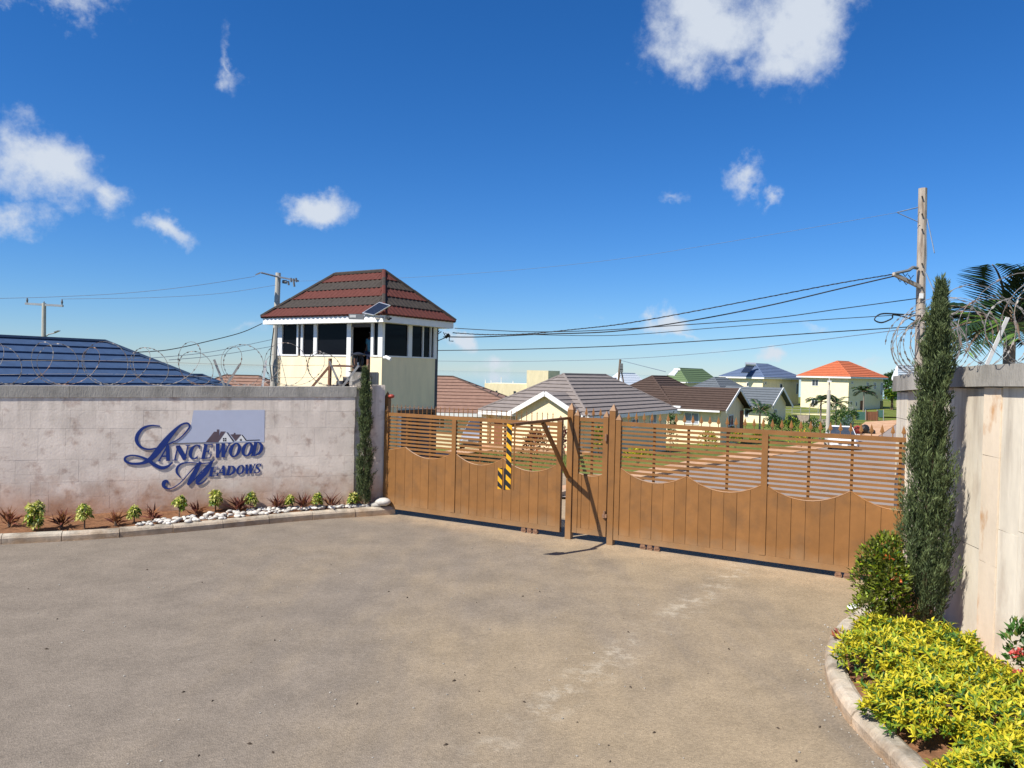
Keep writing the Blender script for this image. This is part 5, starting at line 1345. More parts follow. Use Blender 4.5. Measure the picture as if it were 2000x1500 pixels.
window(gr_h, gC2, HR, NR, ur(1232), ur(1246), zat(848, gC2), zat(826, gC2), 2, cross=True)
slab(gr_h, 'porch_column', M['cream_pale'], gC2, HL, NL, na+.02, na+.35, zb_, ze_, -.3, .25)
slab(gr_h, 'path_slab', M['sand'], gC2, HL, NL, -.5, na, zb_-.2, zb_+.75, .05, .9)

# ---- generic far houses
def far_house(name, label, px, Y, pl, pr_, py_eave, py_ridge, roof, wall, n=7, base=None, ov=.5, joined=True, lip=.06, cap=None, fas=True, hgt=None):
    c = at(px, py_eave, Y); C = np.array([c[0], c[1], 0.]); a = solve(C, HL, pl); b = solve(C, HR, pr_)
    zb_ = (tzs(C[0], C[1]) if base is None else zat(base, C))-.4; ze_ = zat(py_eave, C)
    root = empty(name, (C[0], C[1], zb_), label, 'house')
    wallbox(root, C, a, b, zb_, ze_+.05, wall)
    c0 = C-HL*ov-HR*ov; A_, B_ = a+2*ov, b+2*ov; mid = C+HL*a/2+HR*b/2; rise = zat(py_ridge, mid)-ze_
    P = hip(root, c0, A_, B_, min(A_, B_)/2, ze_, rise, n, roof, cap or roof, joined=joined, lip=lip, capr=.08)
    if fas: fascia(root, P[0], P[1], P[3], .22)
    return root, C, a, b, zb_, ze_, P
def U_l(C, px, py): p = onp(px, py, C, NL); return float(np.dot(p-C, HL))
def U_r(C, px, py): p = onp(px, py, C, NR); return float(np.dot(p-C, HR))
def win_l(root, C, p0, p1, y0, y1, **k): window(root, C, HL, NL, U_l(C, p1, y0), U_l(C, p0, y0), zat(y1, C), zat(y0, C), **k)
def win_r(root, C, p0, p1, y0, y1, **k): window(root, C, HR, NR, U_r(C, p0, y0), U_r(C, p1, y0), zat(y1, C), zat(y0, C), **k)
# brown-roofed house with right gable
bY = 58
c = at(1408, 797, bY); C = np.array([c[0], c[1], 0.]); a = solve(C, HL, 1222); b = solve(C, HR, 1452)
zb_ = tzs(C[0], C[1])-.6; ze_ = zat(797, C)
bn = empty('brown_roofed_house', C, 'cream bungalow under a dark brown shingle roof with a right gable and curtained window', 'house')
wallbox(bn, C, a, b, zb_, ze_, M['cream'])
zr = zat(759, C+HR*b/2); gq = lambda u, v, z: C+HL*u+HR*v+Z*z
MB().prism([gq(0, .0, ze_), gq(0, b, ze_), gq(0, b/2, zr-.12)], HL*.2).build('gable_wall', M['cream'], bn)
ovg = .55; slp = (zr-ze_)/(b/2)
hl = min(a, 5.5)
for s_, (v0, v1) in enumerate(((-.5, b/2), (b+.5, b/2))):
    e0 = gq(-ovg, v0, ze_-.5*slp+.05); e1 = gq(-ovg, b/2, zr+.05)
    slope_courses(bn, e0+HL*(a+ovg), e0, e1, e1+HL*(a+ovg), 10, M['brown_roof'], lip=.055)
    MB().bar(e0-HL*.02-Z*.06, e1-HL*.02-Z*.06, .05, .2).build('barge_board', M['white'], bn)
# higher main hip to the left
mC = gq(3.6, -.4, 0)
mA = a-3.6+3; mB_ = b+6.0; zrm = zat(735, mC+HL*mA/2+HR*mB_/2)
P_ = hip(bn, mC, mA, mB_, mB_/2*.72, ze_-.1, zrm-ze_+.1, 13, M['brown_roof'], M['brown_roof'], lip=.055)
MB().bar(gq(-.1, -.56, ze_-.5*slp), gq(a+.5, -.56, ze_-.5*slp), .12, .13).build('gutter', M['white'], bn)
win_l(bn, C, 1336, 1366, 808, 832, panes=2, curtain=True)
slab(bn, 'door', M['door_wood'], C, HR, NR, U_r(C, 1445, 820), U_r(C, 1451, 820), zb_+.3, zat(806, C), .004, .05)
win_r(bn, C, 1422, 1432, 812, 835, panes=2)
ac = empty('air_conditioner', gq(a*.62, -.3, ze_-.5), 'white air conditioner unit with pipes high on the brown-roofed house wall', 'air conditioner')
p_ = at(1320, 799, bY+1.5); pr2 = onp(1320, 800, C+NL*.25, NL)
MB().box(pr2, HL*.42, NL*.16, Z*.30).build('casing', M['white'], ac)
MB().tube([pr2+NL*.165-HL*.06, pr2+NL*.18-HL*.06], .22, 14).build('fan_grille', M['frame_grey'], ac)
MB().bar(pr2-Z*.33-HL*.3-NL*.2, pr2-Z*.33-HL*.3+NL*.15, .04, .04).build('bracket', M['steel'], ac)
# slate-roofed house
set_theta(42)
sY_ = 84
c = at(1502, 788, sY_); C = np.array([c[0], c[1], 0.]); a = solve(C, HL, 1400); b = solve(C, HR, 1535)
zb_ = tzs(C[0], C[1])-.8; ze_ = zat(788, C); zr = zat(758, C+HR*b/2)
sn = empty('slate_roofed_house', C, 'cream bungalow with a slate-grey roof and gable just behind the brown-roofed house', 'house')
wallbox(sn, C, a, b, zb_, ze_, M['cream_pale']); gq = lambda u, v, z: C+HL*u+HR*v+Z*z
MB().prism([gq(0, 0, ze_), gq(0, b, ze_), gq(0, b/2, zr-.12)], HL*.2).build('gable_wall', M['cream_pale'], sn)
slp = (zr-ze_)/(b/2)
for v0 in (-.6, b+.6):
    e0 = gq(-.6, v0, ze_-.6*slp+.05); e1 = gq(-.6, b/2, zr+.05)
    slope_courses(sn, e0+HL*(a+.6), e0, e1, e1+HL*(a+.6), 8, M['slate_roof'], lip=.06, joined=True)
    MB().bar(e0-HL*.02-Z*.07, e1-HL*.02-Z*.07, .06, .24).build('barge_board', M['white'], sn)
mC = gq(4.5, -.5, 0); mB_ = b+7
P_ = hip(sn, mC, a+2, mB_, mB_/2*.75, ze_-.1, zat(736, mC+HL*(a+2)/2+HR*mB_/2)-ze_, 11, M['slate_roof'], M['slate_roof'], joined=True, lip=.06)
MB().bar(gq(-.1, -.66, ze_-.6*slp), gq(a+.5, -.66, ze_-.6*slp), .14, .16).build('gutter', M['white'], sn)
win_l(sn, C, 1454, 1463, 800, 818, panes=1); win_r(sn, C, 1511, 1517, 800, 816, panes=2)
# blue two-storey
set_theta(50)
rt, C, a, b, zb_, ze_, P_ = far_house('blue_roofed_house', 'two-storey cream house with a bright blue hip roof carrying a solar water heater', 1490, 112, 1412, 1560, 737, 711, M['blue_far'], M['cream'], 9, base=812, lip=.07)
win_l(rt, C, 1458, 1463, 748, 756, panes=1); win_r(rt, C, 1493, 1497, 746, 752, panes=1); win_r(rt, C, 1523, 1528, 749, 760, panes=1); win_r(rt, C, 1555, 1559, 748, 770, panes=1); win_r(rt, C, 1535, 1539, 783, 790, panes=1)
sw_ = empty('solar_water_heater', at(1463, 725, 113), 'solar water heater panel with silver tank on the bright blue roof', 'water heater')
q4 = [at(1447, 729, 112.5), at(1463, 729.5, 112.5), at(1474, 716, 114.5), at(1457, 715, 114.5)]
nn = U(np.cross(q4[1]-q4[0], q4[3]-q4[0])); nn = nn if nn[2] > 0 else -nn
MB().prism([p+nn*.10 for p in q4], nn*.10).build('collector', M['solar'], sw_)
MB().tube([at(1455, 714.5, 114.4)+nn*.3, at(1475, 715.5, 114.4)+nn*.3], .28, 10).build('tank', M['alu'], sw_)
# orange two-storey
rt, C, a, b, zb_, ze_, P_ = far_house('orange_roofed_house', 'two-storey cream house with a bright orange tiled hip roof on the right', 1658, 108, 1564, 1724, 736, 706, M['orange_roof'], M['cream_pale'], 9, base=812, lip=.07)
win_l(rt, C, 1586, 1599, 743, 756, panes=2); win_l(rt, C, 1585, 1598, 781, 795, panes=2)
for q in ((1662, 1666, 745, 750), (1692, 1697, 746, 760), (1706, 1711, 746, 760), (1720, 1724, 746, 772), (1660, 1664, 784, 790), (1671, 1674, 785, 794)): win_r(rt, C, *q, panes=1)
slab(rt, 'door', M['door_wood'], C, HR, NR, U_r(C, 1680, 790), U_r(C, 1687, 790), zb_+.4, zat(783, C), .004, .06)
slab(rt, 'porch_opening', M['glass'], C, HR, NR, U_r(C, 1719, 790), U_r(C, 1724, 790), zb_+.4, zat(784, C), .004, .06)
# white house at the right edge of the view
set_theta(60)
rt, C, a, b, zb_, ze_, P_ = far_house('white_house', 'pale cream two-storey house with a red door, glimpsed past the right wall', 1752, 118, 1750.5, 1840, 740, 715, M['white_roof'], M['cream_pale'], 6, base=812, lip=.05)
win_r(rt, C, 1758, 1768, 755, 772, panes=1); slab(rt, 'door', M['door_wood'], C, HR, NR, U_r(C, 1764, 795), U_r(C, 1773, 795), zb_+.4, zat(788, C), .004, .06)
slab(rt, 'porch_recess', M['block'], C, HR, NR, U_r(C, 1757, 795), U_r(C, 1763, 795), zb_+.4, zat(787, C), .004, .05)
# cream flat-roofed block in the centre distance
fY = 135
rt = empty('flat_roofed_building', at(1000, 800, fY), 'cream flat-roofed building with a square stair tower in the centre distance', 'building')
def fbox(p0, p1, yt, Yv, dep, m, name='wall'):
    a_, b_ = at(p0, yt, Yv), at(p1, yt, Yv); zt_ = a_[2]
    MB().hexa([(a_[0], Yv, -9), (b_[0], Yv, -9), (b_[0]+dep*.35, Yv+dep, -9), (a_[0]+dep*.2, Yv+dep, -9)], [(a_[0], Yv, zt_), (b_[0], Yv, zt_), (b_[0]+dep*.35, Yv+dep, zt_), (a_[0]+dep*.2, Yv+dep, zt_)]).build(name, m, rt)
fbox(946.5, 1060, 748.5, fY, 9, M['cream']); fbox(1029, 1071, 723, fY-.4, 7, M['cream'], 'stair_tower')
for p0, p1, y0, y1 in ((961.5, 964.5, 763, 770), (968, 971, 763, 769), (1003, 1007.5, 764, 769)):
    a_, b_ = at(p0, y0, fY-.45), at(p1, y1, fY-.45); MB().hexa([(a_[0], fY-.05, b_[2]), (b_[0], fY-.05, b_[2]), (b_[0], fY-.002, b_[2]), (a_[0], fY-.002, b_[2])], [(a_[0], fY-.05, a_[2]), (b_[0], fY-.05, a_[2]), (b_[0], fY-.002, a_[2]), (a_[0], fY-.002, a_[2])]).build('window', M['glass'], rt)
for px_, yt in ((979, 736.5), (959, 742), (1002, 744), (948, 741)): MB().tube([at(px_, 749, fY+.5), at(px_, yt, fY+.5)], .07, 5).build('roof_pipe', M['white'], rt)
set_theta(33)
rt, C, a, b, zb_, ze_, P_ = far_house('white_roofed_house', 'distant house with a white sheet roof between the grey and brown roofs', 1215, 120, 1182, 1262, 756, 729, M['white_roof'], M['cream_pale'], 6, lip=.03)
sw2 = empty('solar_water_heater', at(1192, 740, 119), 'dark solar panel on the distant white roof', 'water heater')
MB().prism([at(1189, 748, 118), at(1198, 749, 118), at(1205, 739, 119.5), at(1196, 739, 119.5)], np.array([0, .05, .15])).build('collector', M['solar'], sw2)
rt, C, a, b, zb_, ze_, P_ = far_house('green_roofed_house', 'distant house with a green shingled roof behind the dark brown roof', 1340, 150, 1293, 1400, 746, 720, M['green_roof'], M['cream_pale'], 7, lip=.07)
sw3 = empty('solar_water_heater', at(1322, 724, 149), 'small white solar heater tank on the distant green roof', 'water heater')
MB().tube([at(1316, 722.5, 148), at(1328, 722.5, 148)], .28, 8).build('tank', M['white'], sw3)
MB().prism([at(1305, 733, 146), at(1318, 734, 146), at(1326, 724, 148), at(1315, 724, 148)], np.array([0, .05, .15])).build('collector', M['frame_grey'], sw3)

# ------------------------------------------------------------------ poles and wires
def pole(px0, y0, px1, y1, Y, r0_, r1_, m, label, name='utility_pole'):
    t = at(px0, y0, Y); b_ = at(px1, y1, Y); dirn = (b_-t)/np.linalg.norm(b_-t); zb_ = min(tzs(b_[0], b_[1]), b_[2])-.3; b_ = t+dirn*((t[2]-zb_)/max(1e-3, -dirn[2]))
    root = empty(name, b_, label, 'utility pole'); MB().tube([b_, (b_+t)/2, t], [r1_, (r0_+r1_)/2, r0_], 10).build('shaft', M[m], root, smooth=False)
    return root, t, b_
def ins(root, p, h_=.18, r=.05): MB().tube([p, p+Z*h_*.5, p+Z*h_], [r*.5, r, r*.4], 6).build('insulator', M['lampgrey'], root)
pY = 44
rp1, t, b_ = pole(86, 592, 85, 690, pY, .11, .15, 'pole_conc', 'pale concrete utility pole with crossarm above the big blue roof')
xa, xb = at(50, 593, pY), at(123, 597.5, pY); MB().bar(xa, xb, .14, .12).build('crossarm', M['steel'], rp1)
for p in (at(53, 592, pY), at(121, 595.5, pY)): ins(rp1, p, .32, .06)
ins(rp1, t, .1, .04)
MB().tube([at(88, 658, pY), at(95, 653, pY), at(108, 650, pY-.5), at(117, 646, pY-.8)], .035, 5).build('lamp_arm', M['steel'], rp1)
MB().box(at(111, 647.5, pY-.7), (.12, 0, .04), (0, .08, 0), (0, 0, .03)).build('lamp_head', M['lampgrey'], rp1)
p2Y = 30.5
rp2, t, b_ = pole(543.5, 533, 534, 760, p2Y, .10, .15, 'pole_conc', 'concrete utility pole with street lamp arm beside the left side of the guard house')
MB().tube([at(544, 541, p2Y-.1), at(510, 532.5, p2Y-.6)], .035, 6).build('lamp_arm', M['steel'], rp2)
MB().hexa([at(497, 538.5, p2Y-.7), at(508, 535, p2Y-.7), at(508, 535, p2Y-.45), at(497, 538.5, p2Y-.45)], [at(500, 535, p2Y-.7), at(509, 531, p2Y-.7), at(509, 531, p2Y-.45), at(500, 535, p2Y-.45)]).build('lamp_head', M['lampgrey'], rp2)
MB().bar(at(545, 541, p2Y-.12), at(584, 549, p2Y+.1), .08, .06).build('crossarm', M['steel'], rp2)
MB().tube([at(552, 550, p2Y), at(560, 551, p2Y)], .07, 8).build('fuse', M['lampgrey'], rp2)
for px_, y_ in ((563, 553), (568, 547), (573, 548), (574, 556), (578, 547)): MB().tube([at(px_, y_-4, p2Y), at(px_+1, y_+4, p2Y)], .04, 6).build('insulator', M['lampgrey'], rp2)
MB().tube([at(535, 640, p2Y-.2), at(530, 680, p2Y-.25), at(527, 710, p2Y-.2), at(531, 745, p2Y-.2)], .022, 5).build('drop_cable', M['cable'], rp2)
p3Y = 21.5
rp3, t3, b3 = pole(1802.5, 368, 1796.5, 680, p3Y, .112, .145, 'pole_wood', 'tall weathered wooden utility pole behind the right wall and cypress')
MB().bar(at(1745, 535, p3Y-.4), at(1796, 560, p3Y-.1), .09, .09).build('side_arm', M['pole_wood'], rp3)
MB().tube([at(1748, 534, p3Y-.4), at(1775, 528, p3Y-.3), at(1783, 522, p3Y-.2), at(1792, 524, p3Y-.1)], .045, 6).build('insulator', M['lampgrey'], rp3)
for q in ((1768, 536), (1775, 545), (1770, 552), (1758, 546), (1779, 540)): MB().tube([at(q[0]-5, q[1]-3, p3Y-.3), at(q[0], q[1]+4, p3Y-.3), at(q[0]+5, q[1]-2, p3Y-.2)], .012, 4).build('jumper_wire', M['cable'], rp3)
MB().box(at(1799.5, 578, p3Y-.16), (.05, 0, 0), (0, .02, 0), (0, 0, .07)).build('pole_tag', M['white'], rp3)
for y_ in (384, 418, 448, 515, 530, 561): MB().tube([at(1801, y_, p3Y-.10), at(1801, y_, p3Y-.17)], .022, 6).build('bolt', M['black'], rp3)
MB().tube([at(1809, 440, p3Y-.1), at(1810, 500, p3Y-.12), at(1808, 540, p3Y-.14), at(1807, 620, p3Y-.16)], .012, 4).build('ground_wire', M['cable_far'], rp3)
rp4, t, b_ = pole(1211.5, 702, 1207, 754, 95, .13, .17, 'trunk', 'dark far utility pole with a slanting prop between the grey and brown roofs')
MB().tube([at(1213, 722, 95), at(1219, 752, 95)], .09, 6).build('prop', M['trunk'], rp4)
for y_ in (713, 719, 724): MB().box(at(1213.5, y_, 94.7), (.2, 0, 0), (0, .1, 0), (0, 0, .2)).build('transformer_fitting', M['lampgrey'], rp4)
rp5, t, b_ = pole(1620, 738, 1616.5, 842, 56, .045, .12, 'pole_conc', 'slim pale lamp post rising in front of the orange-roofed house')
MB().tube([at(1619, 762, 56), b_], [.13, .145], 8).build('lower_sleeve', M['pole_conc'], rp5)
MB().box(at(1620, 745, 55.9), (.12, 0, 0), (0, .08, 0), (0, 0, .06)).build('fitting', M['white'], rp5)
def wire(pts, r, label, m='cable', name='overhead_cable', twist=0.0):
    P = smooth_path([at(*p) for p in pts], 10)
    mb = MB().tube(P, r, 4)
    if twist:
        Q = [p+np.array([0, math.cos(i*1.1), math.sin(i*1.1)])*twist for i, p in enumerate(smooth_path([at(*p) for p in pts], 40))]; mb.tube(Q, r*.8, 4)
    return mb.build(name, M[m], label=label, cat='cable', group='overhead cables')
wire([(888, 641, 26), (960, 645, 25.6), (1040, 648, 25), (1150, 646, 24), (1300, 637, 23), (1500, 622, 22), (1650, 602, 21.8), (1790, 583, 21.4)], .012, 'cable from the right eave of the guard house to mid height of the wooden pole')
wire([(884, 650, 27), (950, 653.5, 26.5), (1030, 652, 26), (1120, 643.5, 25), (1220, 632, 24), (1350, 609, 23), (1500, 580, 22.2), (1640, 553, 21.8), (1749, 535, 21.1)], .014, 'thick twisted black cable, upper of the two sweeping up to the pole side arm', twist=.012)
wire([(866, 658, 27.2), (940, 658, 26.6), (1050, 653, 26), (1200, 647, 24.6), (1350, 626, 23.2), (1500, 597, 22.3), (1640, 564, 21.8), (1752, 538, 21.1)], .018, 'black cable hanging just under the thick twisted one, up to the pole side arm')
wire([(1000, 653, 26), (1200, 655, 25), (1400, 640, 23.5), (1600, 625, 22), (1718, 617.5, 21.5), (1794, 612, 21.4)], .010, 'thin cable drooping between the twisted bundle and the looped cable')
wire([(855, 684.5, 29), (1000, 682.5, 27.5), (1200, 676, 25), (1400, 664, 23.4), (1600, 650, 22), (1798, 637, 21.4)], .014, 'long dark cable, second lowest of the cables right of the guard house')
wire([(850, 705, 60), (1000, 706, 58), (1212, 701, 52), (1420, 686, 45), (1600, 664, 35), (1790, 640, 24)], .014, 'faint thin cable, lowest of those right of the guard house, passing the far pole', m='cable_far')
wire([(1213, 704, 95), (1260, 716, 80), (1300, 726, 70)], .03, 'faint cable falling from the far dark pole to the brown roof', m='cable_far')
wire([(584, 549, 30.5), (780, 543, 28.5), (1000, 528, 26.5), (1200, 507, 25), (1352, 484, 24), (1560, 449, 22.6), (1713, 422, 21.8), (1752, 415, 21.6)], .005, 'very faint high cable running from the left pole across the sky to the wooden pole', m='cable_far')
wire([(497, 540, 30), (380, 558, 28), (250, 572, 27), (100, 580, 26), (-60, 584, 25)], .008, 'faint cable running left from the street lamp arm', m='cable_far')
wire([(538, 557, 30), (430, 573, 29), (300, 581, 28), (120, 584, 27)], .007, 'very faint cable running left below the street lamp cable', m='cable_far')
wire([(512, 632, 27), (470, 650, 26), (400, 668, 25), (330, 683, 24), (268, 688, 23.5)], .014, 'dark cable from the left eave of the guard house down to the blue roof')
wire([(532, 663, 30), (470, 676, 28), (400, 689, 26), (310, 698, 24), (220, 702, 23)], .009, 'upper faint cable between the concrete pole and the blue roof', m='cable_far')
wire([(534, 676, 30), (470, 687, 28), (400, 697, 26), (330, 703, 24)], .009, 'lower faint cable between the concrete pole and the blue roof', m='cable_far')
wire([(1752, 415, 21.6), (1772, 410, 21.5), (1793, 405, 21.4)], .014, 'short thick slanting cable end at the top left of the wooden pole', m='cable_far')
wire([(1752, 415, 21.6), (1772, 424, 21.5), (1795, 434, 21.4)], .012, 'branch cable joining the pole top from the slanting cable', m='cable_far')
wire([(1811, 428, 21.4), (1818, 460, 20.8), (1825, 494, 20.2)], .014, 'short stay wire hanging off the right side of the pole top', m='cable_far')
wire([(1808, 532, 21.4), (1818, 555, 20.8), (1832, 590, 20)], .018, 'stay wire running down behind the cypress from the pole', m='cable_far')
wire([(1800, 617, 21.4), (1760, 614, 21), (1722, 613, 20.6), (1708, 624, 20.5), (1722, 630, 20.6), (1742, 622, 20.8), (1745, 615, 20.9), (1770, 620, 21), (1790, 628, 21.3)], .02, 'black cable coiled in a loop hanging beside the wooden pole')
# wire tangle at the guard house eave
tg = empty('cable_anchor', at(870, 655, 27), 'tangle of black cable anchors under the right eave of the guard house', 'cable anchor')
for k in range(6):
    a_ = at(858+k*4, 646+k*1.5, 27); MB().tube([a_, a_+RNG.normal(size=3)*.12-Z*.12, a_+RNG.normal(size=3)*.15-Z*.28], .016, 5).build('cable_end', M['cable'], tg)
MB().tube([at(870, 660, 27), at(877, 652, 27)], .05, 6).build('clamp', M['cable'], tg)

# ------------------------------------------------------------------ vegetation beyond
def palm(base, h_, nf, fl, label, m=('palm', 'palm_y'), lean=(0, 0), nleaf=26, name='palm', lw=.035, fdroop=1.0, leafl=.42, tr=.10, group=None):
    base = np.array(base, float); root = empty(name, base, label, 'palm', group); top = base+Z*h_+np.array([*lean, 0])
    MB().tube([base-Z*.2, base+Z*h_*.5+np.array([*lean, 0])*.3, top], [tr, tr*.75, tr*.65], 8).build('trunk', M['palmtrunk'], root)
    for k in range(nf):
        a = k*2.4+RNG.uniform(-.2, .2); el = RNG.uniform(.15, 1.25); L = fl*RNG.uniform(.8, 1.1)
        o_ = np.array([math.cos(a), math.sin(a), 0]); pts = []; dcur = o_*math.cos(el)+Z*math.sin(el); p = top.copy(); nseg = 10
        for i in range(nseg+1):
            pts.append(p.copy()); dcur = U(dcur-Z*.17*fdroop*(i/nseg+.35)); p = p+dcur*L/nseg
        mb = MB().tube(pts, [.02*fl*(1-.8*i/nseg)+.004 for i in range(nseg+1)], 4); fr_ = mb.build('frond_stem', M['trunk'], root)
        P, Dd, Ln, Up = [], [], [], []
        for i in range(nleaf):
            t = .12+.88*i/nleaf; j = min(int(t*nseg), nseg-1); q = pts[j]+(pts[j+1]-pts[j])*(t*nseg-j); ax = U(pts[j+1]-pts[j]); sd = U(np.cross(ax, Z)); un = np.cross(sd, ax)
            for s_ in (-1, 1):
                P.append(q); Dd.append(ax*.75+sd*s_*.9+un*.12-Z*.15*fdroop); Ln.append(leafl*fl*math.sin(math.pi*(.18+.78*t))+.05); Up.append(un)
        leafobj('frond', [leaves(P, Dd, Ln, lw*fl, .1, .18, RNG.choice(2, len(P), p=[.85, .15]), up=Up)], [L_[m[0]], L_[m[1]]], root)
    return root
pr_ = at(1972, 668, 9.4)
palm((pr_[0], pr_[1], .0), float(at(1972, 648, 9.4)[2]), 23, 1.12, 'dark green palm with long drooping leaflets behind the right wall', nleaf=25, lw=.026, leafl=.46, fdroop=.9)
pp = [(1602, 838, 785, 66, 'left of the two small palms before the orange-roofed house'), (1632, 832, 790, 72, 'right of the two small palms, just right of the slim lamp post'), (1686, 812, 766, 100, 'tallest small palm, standing before the shaded side of the orange-roofed house'), (1484, 822, 806, 62, 'low bushy palm by the corner of the brown-roofed house')]
for px_, yb, yt, Yv, lab in pp:
    b_ = at(px_, yb, Yv); t_ = at(px_, yt, Yv); zb_ = tzs(b_[0], b_[1])
    palm((b_[0], b_[1], zb_), float(t_[2]-zb_), 12, 1.9*Yv/100 if Yv > 80 else 1.5, lab, nleaf=14, lw=.06, leafl=.4, fdroop=1.15, tr=.11, group='small palms before the far houses')
def shrub_at(px, py, Y, wpx, hpx, n, mats, mix, label, name='garden_shrub', ll=.12, group=None, cat='shrub', on=True):
    p = at(px, py, Y); zb_ = tzs(p[0], p[1]) if on else p[2]; w = wpx/F*Y; h_ = hpx/F*Y
    if on: h_ = max(h_, float(at(px, py-hpx, Y)[2]-zb_))
    return blob_shrub(name, (p[0], p[1], zb_), (w/2, w/2*.8, h_*.62), n, [L_[m] for m in mats], mix, label, cat, ll=ll, lw=ll*.45, group=group, lump=9)
shrub_at(1050, 886, 29, 62, 42, 700, ['redbush', 'orange', 'dgreen'], [.7, .05, .25], 'round copper-red shrub in front of the gabled wall behind the gate', ll=.13)
shrub_at(1102, 890, 31, 14, 56, 260, ['purple', 'redbush', 'pink'], [.6, .35, .05], 'narrow purple-red shrub seen in the gap beside the barrier post', ll=.11)
shrub_at(1170, 888, 31, 30, 60, 420, ['palm_y', 'yellow', 'green'], [.5, .25, .25], 'yellow-green shrub behind the pedestrian gate', ll=.14)
shrub_at(1245, 897, 27, 72, 22, 520, ['yellow', 'lime', 'dgreen'], [.5, .35, .15], 'low wide yellow shrub on the lawn behind the right gate leaf', ll=.11)
shrub_at(1310, 872, 34, 22, 70, 360, ['dgreen', 'green'], [.6, .4], 'dark upright shrub at the right corner of the grey-roofed house', ll=.12)
for px_, py_, Yv, w_, h_, lab in ((1380, 873, 42, 42, 34, 'loose yellow shrub on the lawn below the curtained window'), (1437, 872, 46, 34, 30, 'yellow shrub on the lawn left of the thick gate mullion'), (1562, 872, 52, 52, 34, 'yellow-orange shrub on the lawn near the white car'), (1478, 868, 52, 26, 24, 'small yellow shrub on the lawn right of the thick gate mullion')):
    shrub_at(px_, py_, Yv, w_, h_, 420, ['yellow', 'lime', 'green', 'orange'], [.34, .36, .27, .03], lab, ll=.15, group='yellow shrubs on the lawn')
for px_, py_, Yv, w_, h_, lab, ms, mx_ in ((1508, 838, 66, 40, 34, 'dark green shrub beside the gable of the slate-roofed house', ['dgreen', 'green'], [.6, .4]), (1542, 840, 68, 46, 26, 'mixed yellow and green shrub before the low brown wall', ['green', 'lime', 'dgreen'], [.4, .3, .3]), (1588, 842, 66, 56, 24, 'green shrub just left of the slim lamp post', ['green', 'dgreen', 'lime'], [.5, .3, .2]), (1640, 840, 70, 56, 44, 'large dark green shrub right of the slim lamp post', ['dgreen', 'green'], [.65, .35]), (1655, 838, 64, 30, 24, 'pale blue-green shrub behind the white car', ['bluegreen', 'green'], [.8, .2]), (1420, 852, 60, 40, 22, 'low green shrub at the foot of the brown-roofed house', ['green', 'dgreen'], [.5, .5]), (1660, 815, 86, 34, 16, 'dark green shrub beside the green mesh screen', ['dgreen', 'green'], [.7, .3])):
    shrub_at(px_, py_, Yv, w_, h_, 520, ms, mx_, lab, ll=.22, group='garden shrubs before the far houses')
def tree(px, Y, ytop, wpx, n, label, mats, mix, ll=.5, group='trees beyond the far houses', ybase=None):
    p = at(px, 800, Y); zb_ = tzs(p[0], p[1]); zt_ = float(at(px, ytop, Y)[2]); w = wpx/F*Y; h_ = zt_-zb_
    root = empty('broadleaf_tree', (p[0], p[1], zb_), label, 'tree', group); b_ = np.array([p[0], p[1], zb_])
    mb = MB().tube([b_-Z*.3, b_+Z*h_*.35, b_+Z*h_*.75], [.22, .16, .06], 7); cs = []
    for k in range(9):
        a = k*2.4; c = b_+np.array([math.cos(a)*w*.32*RNG.uniform(.3, 1), math.sin(a)*w*.3, h_*RNG.uniform(.45, .86)]); cs.append(c); mb.tube([b_+Z*h_*.35, c], [.08, .03], 5)
    mb.build('trunk', M['trunk'], root); cs = np.array(cs); k = RNG.integers(0, 9, n); d = rnd_dirs(n, -.6)
    P = cs[k]+d*np.array([w*.26, w*.26, h_*.17])*RNG.uniform(.4, 1, (n, 1))**.5
    leafobj('crown', [leaves(P, d+rnd_dirs(n)*.6, RNG.uniform(.7, 1.3, n)*ll, ll*.5, .25, .2, RNG.choice(len(mats), n, p=mix))], [L_[m] for m in mats], root)
for q in ((1752, 150, 724, 60, 1500, 'dark tree crown above the pale house at the far right', ['dgreen', 'green'], [.65, .35]), (1742, 112, 762, 26, 800, 'light green tree between the orange-roofed and the pale house', ['green', 'lime', 'palm_y'], [.5, .25, .25]), (1800, 150, 728, 80, 1200, 'dark tree hidden behind the cypress at the far right', ['dgreen', 'green'], [.65, .35])): tree(*q)
tree(1728, 170, 735, 40, 600, 'low dark tree just right of the orange roof', ['dgreen', 'green'], [.7, .3])
# lawn grass
n = 16000; gx = RNG.uniform(-3, 13, n); gy = RNG.uniform(20.5, 40, n)
keep = np.array([not (x > np.interp(y, [p[1] for p in [(-5, 20.2), (2.2, 25.2), (10.3, 39.5)]], [-5, 2.2, 10.3])-.3) for x, y in zip(gx, gy)]); gx, gy = gx[keep], gy[keep]; n = len(gx)
P = np.stack([gx, gy, tz(gx, gy)-.02], -1); d = rnd_dirs(n, .1)*.5+Z
leafobj('lawn_grass', [leaves(P, d, RNG.uniform(.06, .13, n), .02, .1, .3)], [L_['grass']])['kind'] = 'stuff'

